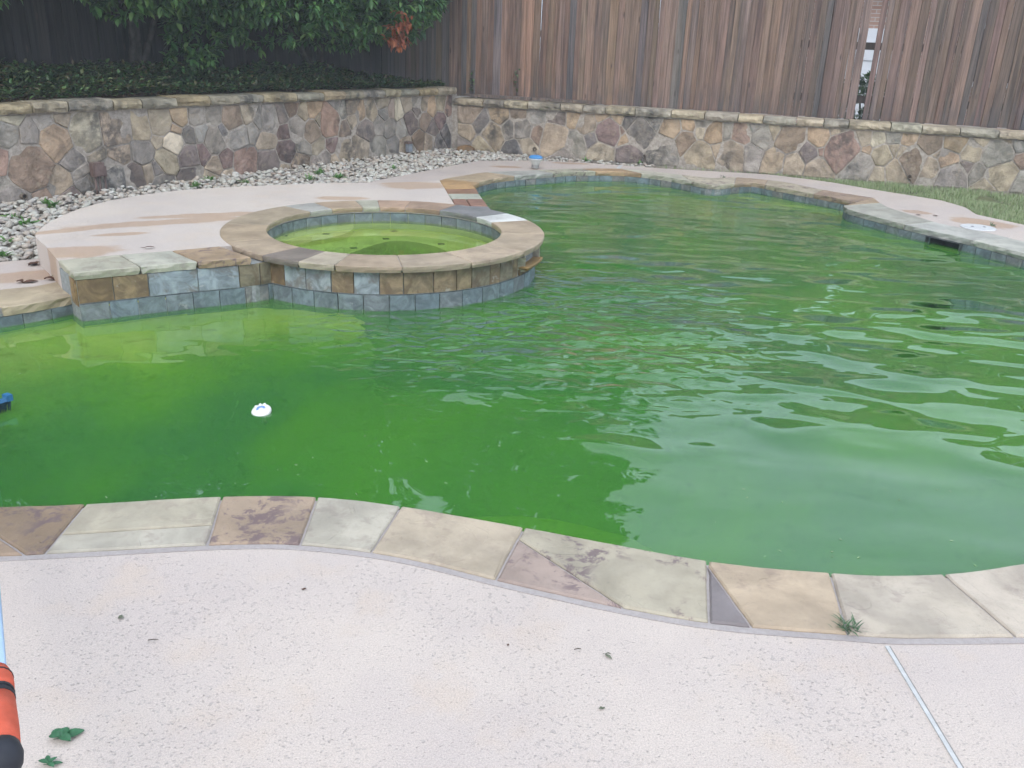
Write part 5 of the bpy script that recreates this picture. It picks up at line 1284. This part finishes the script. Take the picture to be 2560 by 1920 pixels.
# floating thermometer
tx_, ty_ = P2(654, 1031, WATER_Z)
th_ = thing('floating_thermometer', 'white floating pool thermometer with a blue dial in the green water', 'thermometer', (tx_, ty_, WATER_Z))
q = Matrix.Rotation(rad(17), 3, 'X') @ Matrix.Rotation(rad(-4), 3, 'Y') @ Matrix.Rotation(rad(25), 3, 'Z')
MAT['float_white'] = plain('float_white', (.70, .67, .62, 1), .45, .4, 25, .08); MAT['dial'] = plain('dial_blue', (.12, .22, .45, 1), .3, .5, 40, .3)
V, F = lathe_vf([(.030, -.014), (.042, -.010), (.047, -.002), (.047, .006), (.043, .012), (.030, .016), (.022, .0165)], 28, tx_, ty_, WATER_Z + .004, q); part('float', V, F, MAT['float_white'], th_, smooth=True)
dv = [q @ Vector((.022 * math.cos(a), .022 * math.sin(a) + .0, .0185)) + Vector((tx_, ty_, WATER_Z + .004)) for a in np.linspace(-.2, math.pi + .2, 16)] 
dv += [q @ Vector((.010 * math.cos(a), .010 * math.sin(a), .0185)) + Vector((tx_, ty_, WATER_Z + .004)) for a in np.linspace(math.pi + .2, -.2, 16)]
part('dial', dv, [tuple(range(32))], MAT['dial'], th_)
for k, off in enumerate((-.018, .004, .024)):
    c = q @ Vector((off, .030 - abs(off) * .25, .014)); vv, ff = box_vf(tx_ + c.x, ty_ + c.y, WATER_Z + .004 + c.z, .010, .024, .006 + .003 * (k == 1), q); part('clip', vv, ff, MAT['float_white'], th_)
v, f = tube_vf([(tx_ + .004, ty_, WATER_Z - .01), (tx_ + .012, ty_ - .004, WATER_Z - .09), (tx_ + .016, ty_ - .006, WATER_Z - .125)], [.011, .011, .010], 10); part('stem', v, f, MAT['white_plastic'], th_, smooth=True)

# flecks of scum and chaff afloat on the pool
n_ = 900; fx = rng.uniform(-3.3, 4.4, n_); fy = rng.uniform(2.6, 9.5, n_)
cl_ = np.array([noise.noise(Vector((a_ * .9, b_ * .9, 7.0))) for a_, b_ in zip(fx, fy)])
ok = inside(offset(OUTLINE, -.03), fx, fy) & (cl_ > .08) & (fy < 6.5); fx, fy = fx[ok][:260], fy[ok][:260]; n_ = len(fx)
d = unit(n_); d[:, 2] = 0.0
V, F = leaf_batch(np.stack([fx, fy, np.full(n_, WATER_Z + .0025)], 1), d, np.tile((0, 0, 1.0), (n_, 1)), rng.uniform(.006, .02, n_), rng.uniform(.002, .006, n_), .02)
V[:, 2] = np.maximum(V[:, 2], WATER_Z + .002)
MAT['chaff'] = mat_leaf('floating_chaff', [(0.30, 0.42, 0.18, 1), (0.5, 0.55, 0.35, 1), (0.12, 0.12, 0.06, 1)], .2, .6)
tag(link('floating_flecks', tris_mesh('floating_flecks', V, F, MAT['chaff'])), 'tiny pale flecks and chaff afloat on the green pool water', 'flecks', kind='stuff')

# pool brush on its telescopic pole
MAT['pole'] = plain('anodised_pole', (.42, .55, .72, 1), .3, .5, 20, .04, 0, .6); MAT['grip'] = plain('orange_foam', (.55, .10, .055, 1), .75, .3, 40, .08, .002); MAT['black'] = plain('black_rubber', (.02, .021, .028, 1), .6)
MAT['brush_blue'] = plain('brush_plastic', (.025, .13, .28, 1), .4, .5); MAT['bristle'] = plain('bristle', (.02, .04, .05, 1), .8, .2, 60, .5)
A = at(6, 1925, .42); B = at(-48, 1018, WATER_Z + .06)
pb = thing('pool_brush', 'blue headed pool brush on a pale pole with orange grip at the left edge', 'pool brush', A)
ax = (B - A).normalized(); Lp = (B - A).length
def seg(a, b, rr): return tube_vf([A + ax * (a + (b - a) * k / (len(rr) - 1)) for k in range(len(rr))], rr, 18)
GR = .031
v, f = seg(.30, Lp, [.0185, .0185]); part('pole', v, f, MAT['pole'], pb, smooth=True)
v, f = seg(.06, .235, [GR * .98, GR, GR * .97, GR * .93]); part('grip', v, f, MAT['grip'], pb, smooth=True)
v, f = seg(.265, .36, [GR * .93, GR * .95, GR * .92, GR * .72]); part('grip', v, f, MAT['grip'], pb, smooth=True)
v, f = seg(.235, .248, [GR * .96, GR * .96]); part('band', v, f, MAT['black'], pb)
v, f = seg(.248, .258, [GR * .80, GR * .80]); part('collar', v, f, MAT['white_plastic'], pb)
v, f = seg(.258, .265, [GR * .95, GR * .95]); part('band', v, f, MAT['black'], pb)
v, f = seg(.322, .327, [GR * .955, GR * .955]); part('band', v, f, MAT['black'], pb)
v, f = seg(.0, .06, [GR * .7, GR * 1.06, GR * 1.1, GR * 1.0]); part('end_cap', v, f, MAT['black'], pb, smooth=True)
bc = at(-48, 1030, WATER_Z + .03); e1 = (at(28, 1006, WATER_Z + .03) - bc); e1.z = 0; hw = e1.length; e1.normalize(); e2 = Vector((-e1.y, e1.x, 0))
rb = Matrix((e1, e2, Vector((0, 0, 1)))).transposed()
vv, ff = box_vf(bc.x, bc.y, bc.z + .022, hw * 2, .035, .018, rb @ Matrix.Rotation(-.25, 3, 'X')); part('head', vv, ff, MAT['brush_blue'], pb)
vv, ff = box_vf(bc.x + e1.x * (hw - .012), bc.y + e1.y * (hw - .012), bc.z + .03, .028, .04, .03, rb); part('end_bumper', vv, ff, MAT['brush_blue'], pb)
bv, bf = [], []
for i in range(46):
    for j in range(4):
        x = -hw + .01 + (2 * hw - .02) * i / 45; y = -.014 + .009 * j; base_ = bc + e1 * x + e2 * y + Vector((0, 0, .012)); tip_ = base_ + Vector((random.uniform(-.006, .006), random.uniform(-.006, .006) - .012, -.052))
        k = len(bv); bv += [base_ - e1 * .003, base_ + e1 * .003, base_ + e2 * .004, tip_]; bf += [(k, k + 1, k + 3), (k + 1, k + 2, k + 3), (k + 2, k, k + 3)]
o = part('bristles', bv, bf, MAT['bristle'], pb); o['kind'] = 'stuff'

# skimmer lid
lx_, ly_ = P2(2445, 570)
V, F = lathe_vf([(.165, 0), (.165, .006), (.158, .011), (.12, .0125), (.118, .0115), (.01, .0118)], 40, lx_, ly_, .001)
sl_ = thing('skimmer_lid', 'round white skimmer lid set in the deck beside the right coping', 'skimmer lid', (lx_, ly_, 0)); part('lid', V, F, MAT['white_plastic'], sl_)
for k in (-1, 1):
    V, F = lathe_vf([(.014, .010), (.014, .0145), (.010, .0145)], 12, lx_ + k * .06, ly_, .001); part('finger_hole', V, F, MAT['slot'], sl_)

# weeds in the gravel and along the deck
def tuft(name, label, cat, p, n, ll, lw, mat, upk=1.0, group=None, z=0.0):
    d = unit(n); d[:, 2] = np.abs(d[:, 2]) * upk + .25
    pos = np.stack([p[0] + rng.normal(0, ll * .35, n), p[1] + rng.normal(0, ll * .35, n), np.full(n, z) + rng.uniform(0, ll * .25, n)], 1)
    k = rng.uniform(.6, 1.25, n); V, F = leaf_batch(pos, d, np.tile((0, 0, 1.0), (n, 1)) + unit(n) * .3, ll * k, lw * k)
    V[:, 2] = np.maximum(V[:, 2], z + .001) if z < .05 else V[:, 2]
    V[:, 0] -= p[0]; V[:, 1] -= p[1]; V[:, 2] -= z
    o = link(name, tris_mesh(name, V, F, mat)); o.location = (p[0], p[1], z); return tag(o, label, cat, group)
wg = 'weeds among the pebbles'
for (x, y, n, ll, lw, lab) in [(132, 519, 16, .11, .035, 'bright green leafy weed nearest the left end of the tall wall'), (68, 566, 18, .10, .035, 'broad green weed in the pebbles beside the raised deck curve'), (34, 545, 10, .08, .03, 'small green weed in the pebbles at the left edge of the picture'), (22, 606, 10, .08, .03, 'green weed half hidden in the pebbles beside the lower deck'), (4, 645, 12, .10, .03, 'weed in the pebbles where the lower deck meets the left picture edge'),
        (490, 470, 40, .09, .018, 'grassy weed patch in the pebbles right of the electrical box'), (520, 455, 30, .09, .018, 'weed against the foot of the tall wall right of the electrical box'), (612, 460, 30, .08, .018, 'weed in the pebbles halfway along the tall wall'), (800, 437, 70, .09, .016, 'wide grassy weed patch in the pebbles behind the spa'), (850, 447, 60, .08, .016, 'grassy weed at the deck edge straight behind the spa'), (775, 452, 40, .08, .016, 'weed patch at the edge of the raised deck behind the spa'), (985, 424, 30, .07, .016, 'small weed patch in the pebbles below the outlet box'), (1425, 393, 24, .12, .03, 'leafy weed at the foot of the low wall right of the dispenser'), (1465, 404, 20, .07, .02, 'low weed where the pebbles thin out along the low wall'), (1600, 411, 24, .06, .02, 'weed at the deck edge under the second drain pipe')]:
    tuft('weed', lab, 'weed', P2(x, y), n, ll * .8, lw * .8, MAT['weed'], .8, wg)
MAT['dark_weed'] = mat_leaf('dark_weed_leaf', [(0.03, 0.09, 0.04, 1), (0.06, 0.14, 0.06, 1), (0.12, 0.2, 0.1, 1)], .2, .5)
tuft('grass_tuft', 'spiky tuft of dark grass growing from the joint of the near coping', 'grass tuft', P2(2118, 1578), 70, .036, .003, MAT['dark_weed'], .55, None, .008)
tuft('weed', 'tiny weed at the foot of the step beside the raised coping', 'weed', P2(150, 698), 14, .035, .012, MAT['dark_weed'], .8, None)
tuft('weed', 'small weed beside the white skimmer lid', 'weed', P2(2478, 567), 14, .05, .01, MAT['dark_weed'], .8, None)
tuft('weed', 'sprig growing at the back of the far coping before the jutting corner', 'weed', P2(1806, 447), 8, .05, .01, MAT['dark_weed'], 1.2, None)
def sprig(x, y, n, lab):
    p = on_wall(x, y, fence_org, RN3) + RN3 * .03
    pos = np.array([[p.x, p.y, p.z]]) + np.stack([rng.normal(0, .02, n), np.zeros(n), rng.uniform(-.16, .16, n)], 1)
    d = unit(n); d[:, 0] += RN[0]; d[:, 1] += RN[1]; V, F = leaf_batch(pos, d, np.tile((0, 0, 1.0), (n, 1)), rng.uniform(.04, .07, n), rng.uniform(.025, .035, n))
    v, f = tube_vf([(p.x, p.y, p.z - .25), (p.x + .01, p.y, p.z), (p.x, p.y, p.z + .18)], [.004, .003, .002], 5)
    t = thing('vine_sprig', lab, 'vine', (p.x, p.y, p.z), 'vine sprigs on the fence'); part('stem', v, f, MAT['bark'], t); V = V; link('leaves', tris_mesh('leaves', V, F, MAT['jasmine']), t)
sprig(1182, 207, 16, 'thin vine sprig on the fence nearest the wall corner'); sprig(1293, 203, 12, 'thin vine sprig on the fence above the timber batten')

# litter on the deck
MAT['leaf_green'] = plain('fallen_green_leaf', lin(62, 112, 76), .5, .4, 30, .2); MAT['leaf_brown'] = plain('fallen_brown_leaf', lin(96, 66, 52), .7, .3, 30, .25); MAT['leaf_grey'] = plain('withered_leaf', lin(112, 116, 96), .7, .3, 30, .2)
def lobed(name, label, x, y, size, mat, lobes, rot0, cat='leaf', z=0.0, group=None):
    p = P2(x, y, z); o = thing(name, label, cat, (p[0], p[1], z + .002), group)
    for k, (a, L, w) in enumerate(lobes):
        V, F = [], []; a += rot0; nn = 6
        for i in range(nn + 1):
            t = i / nn; r = L * size * t; ww = w * size * math.sin(math.pi * min(1, t * .92 + .06)) ** .8; lift = .10 * size * math.sin(math.pi * t) + .05 * size * k % .02
            for sgn in (-1, 0, 1):
                V.append((r * math.cos(a) - sgn * ww * math.sin(a), r * math.sin(a) + sgn * ww * math.cos(a), .001 + lift + abs(sgn) * size * .10 * (1 if k % 2 else .5)))
        for i in range(nn):
            for j in (0, 1): b0 = i * 3 + j; F.append((b0, b0 + 1, b0 + 4, b0 + 3))
        me = mesh_of('lobe', V, F, mat, True); q = link('lobe', me); q.parent = o
    v, f = tube_vf([(0, 0, .004), (-size * .35 * math.cos(rot0), -size * .35 * math.sin(rot0), .006)], [size * .03, size * .02], 5); q = link('stalk', mesh_of('stalk', v, f, mat)); q.parent = o
    return o
lobed('fallen_leaf', 'crumpled green lobed leaf on the deck near the orange grip', 152, 1850, .042, MAT['leaf_green'], [(0.1, 1.25, .36), (1.0, .8, .3), (1.9, .85, .3), (-.9, .8, .28), (2.8, .6, .26)], .5)
lobed('fallen_leaf', 'ragged dark green leaf scrap at the bottom edge of the deck', 122, 1916, .03, MAT['leaf_green'], [(0, 1, .2), (.9, .8, .18), (1.8, 1, .2), (2.6, .9, .2), (-.8, .7, .2)], .3)
lobed('fallen_leaf', 'small withered green leaf on the left of the near deck', 297, 1549, .017, MAT['leaf_grey'], [(1.2, 1.1, .3), (.1, .9, .25)], .2)
lobed('fallen_leaf', 'small dark brown leaf on the deck below the mottled coping stone', 756, 1477, .012, MAT['leaf_brown'], [(.6, 1.2, .35), (2.2, .4, .2)], .2)
lobed('fallen_leaf', 'curled grey leaf in the middle of the near deck', 1513, 1639, .022, MAT['leaf_grey'], [(-.8, 1.1, .22), (.2, .7, .12)], .0)
lobed('fallen_leaf', 'tiny brown scrap left of the curled grey leaf', 1269, 1617, .010, MAT['leaf_brown'], [(1.0, 1, .3)], .3)
lobed('fallen_leaf', 'tiny grey scrap low in the middle of the near deck', 1504, 1775, .011, MAT['leaf_grey'], [(.3, 1, .3), (1.6, .8, .3), (2.8, .7, .3)], .3)
lobed('fallen_leaf', 'dark brown curled leaf on the damp patch of the lower left deck', 92, 664, .09, MAT['leaf_brown'], [(.2, .9, .35), (1.4, .6, .25), (-1.2, .5, .2)], 2.6)
lobed('fallen_leaf', 'dark brown leaf on the lower left deck close to the coping', 58, 709, .08, MAT['leaf_brown'], [(.2, 1.1, .35), (2.4, .6, .3)], .5)
lobed('fallen_leaf', 'brown leaf in the corner between the step and the low coping', 135, 702, .09, MAT['leaf_brown'], [(.1, 1.3, .3), (2.9, .7, .25)], .2)
lobed('fallen_leaf', 'small brown scrap on the raised deck before the step edge', 360, 621, .06, MAT['leaf_brown'], [(.1, 1.1, .2)], .3, z=SPA_Z)
for (x, y, lab) in [(2297, 539, 'dark speck of debris on the right deck, nearer the jutting coping'), (2340, 541, 'dark speck of debris on the right deck, nearer the lawn')]:
    lobed('debris', lab, x, y, .04, MAT['leaf_brown'], [(.3, 1, .4), (2.5, .8, .4)], .4, 'debris')
MAT['twig'] = plain('twig', lin(96, 86, 76), .8)
def twig(x, y, L, a, lab):
    p = P2(x, y); v, f = tube_vf([(0, 0, .003), (L * .5 * math.cos(a), L * .5 * math.sin(a), .006), (L * math.cos(a + .15), L * math.sin(a + .15), .003)], [.0014, .0016, .001], 5)
    o = link('twig', mesh_of('twig', v, f, MAT['twig'])); o.location = (p[0], p[1], 0.002); tag(o, lab, 'twig', 'twigs on the deck')
twig(370, 1604, .028, .05, 'thin twig on the left of the near deck'); twig(1435, 1627, .02, .05, 'thin twig left of the curled grey leaf'); twig(140, 554, .16, -.3, 'twig lying on the curved back edge of the raised deck')

# ------------------------------------------------------------------ thin haze volume added in place of lens veil, lifts dark tones
t = NT('veil_haze'); pv = t.n('ShaderNodeVolumePrincipled'); pv.inputs['Color'].default_value = (.88, .94, 1, 1); pv.inputs['Density'].default_value = 0.003
t.t.links.new(pv.outputs[0], t.out.inputs['Volume'])
v, f = box_vf(0, 14, 5.2, 60, 44, 16.4); tag(link('haze', mesh_of('haze', v, f, t.m)), kind='stuff')
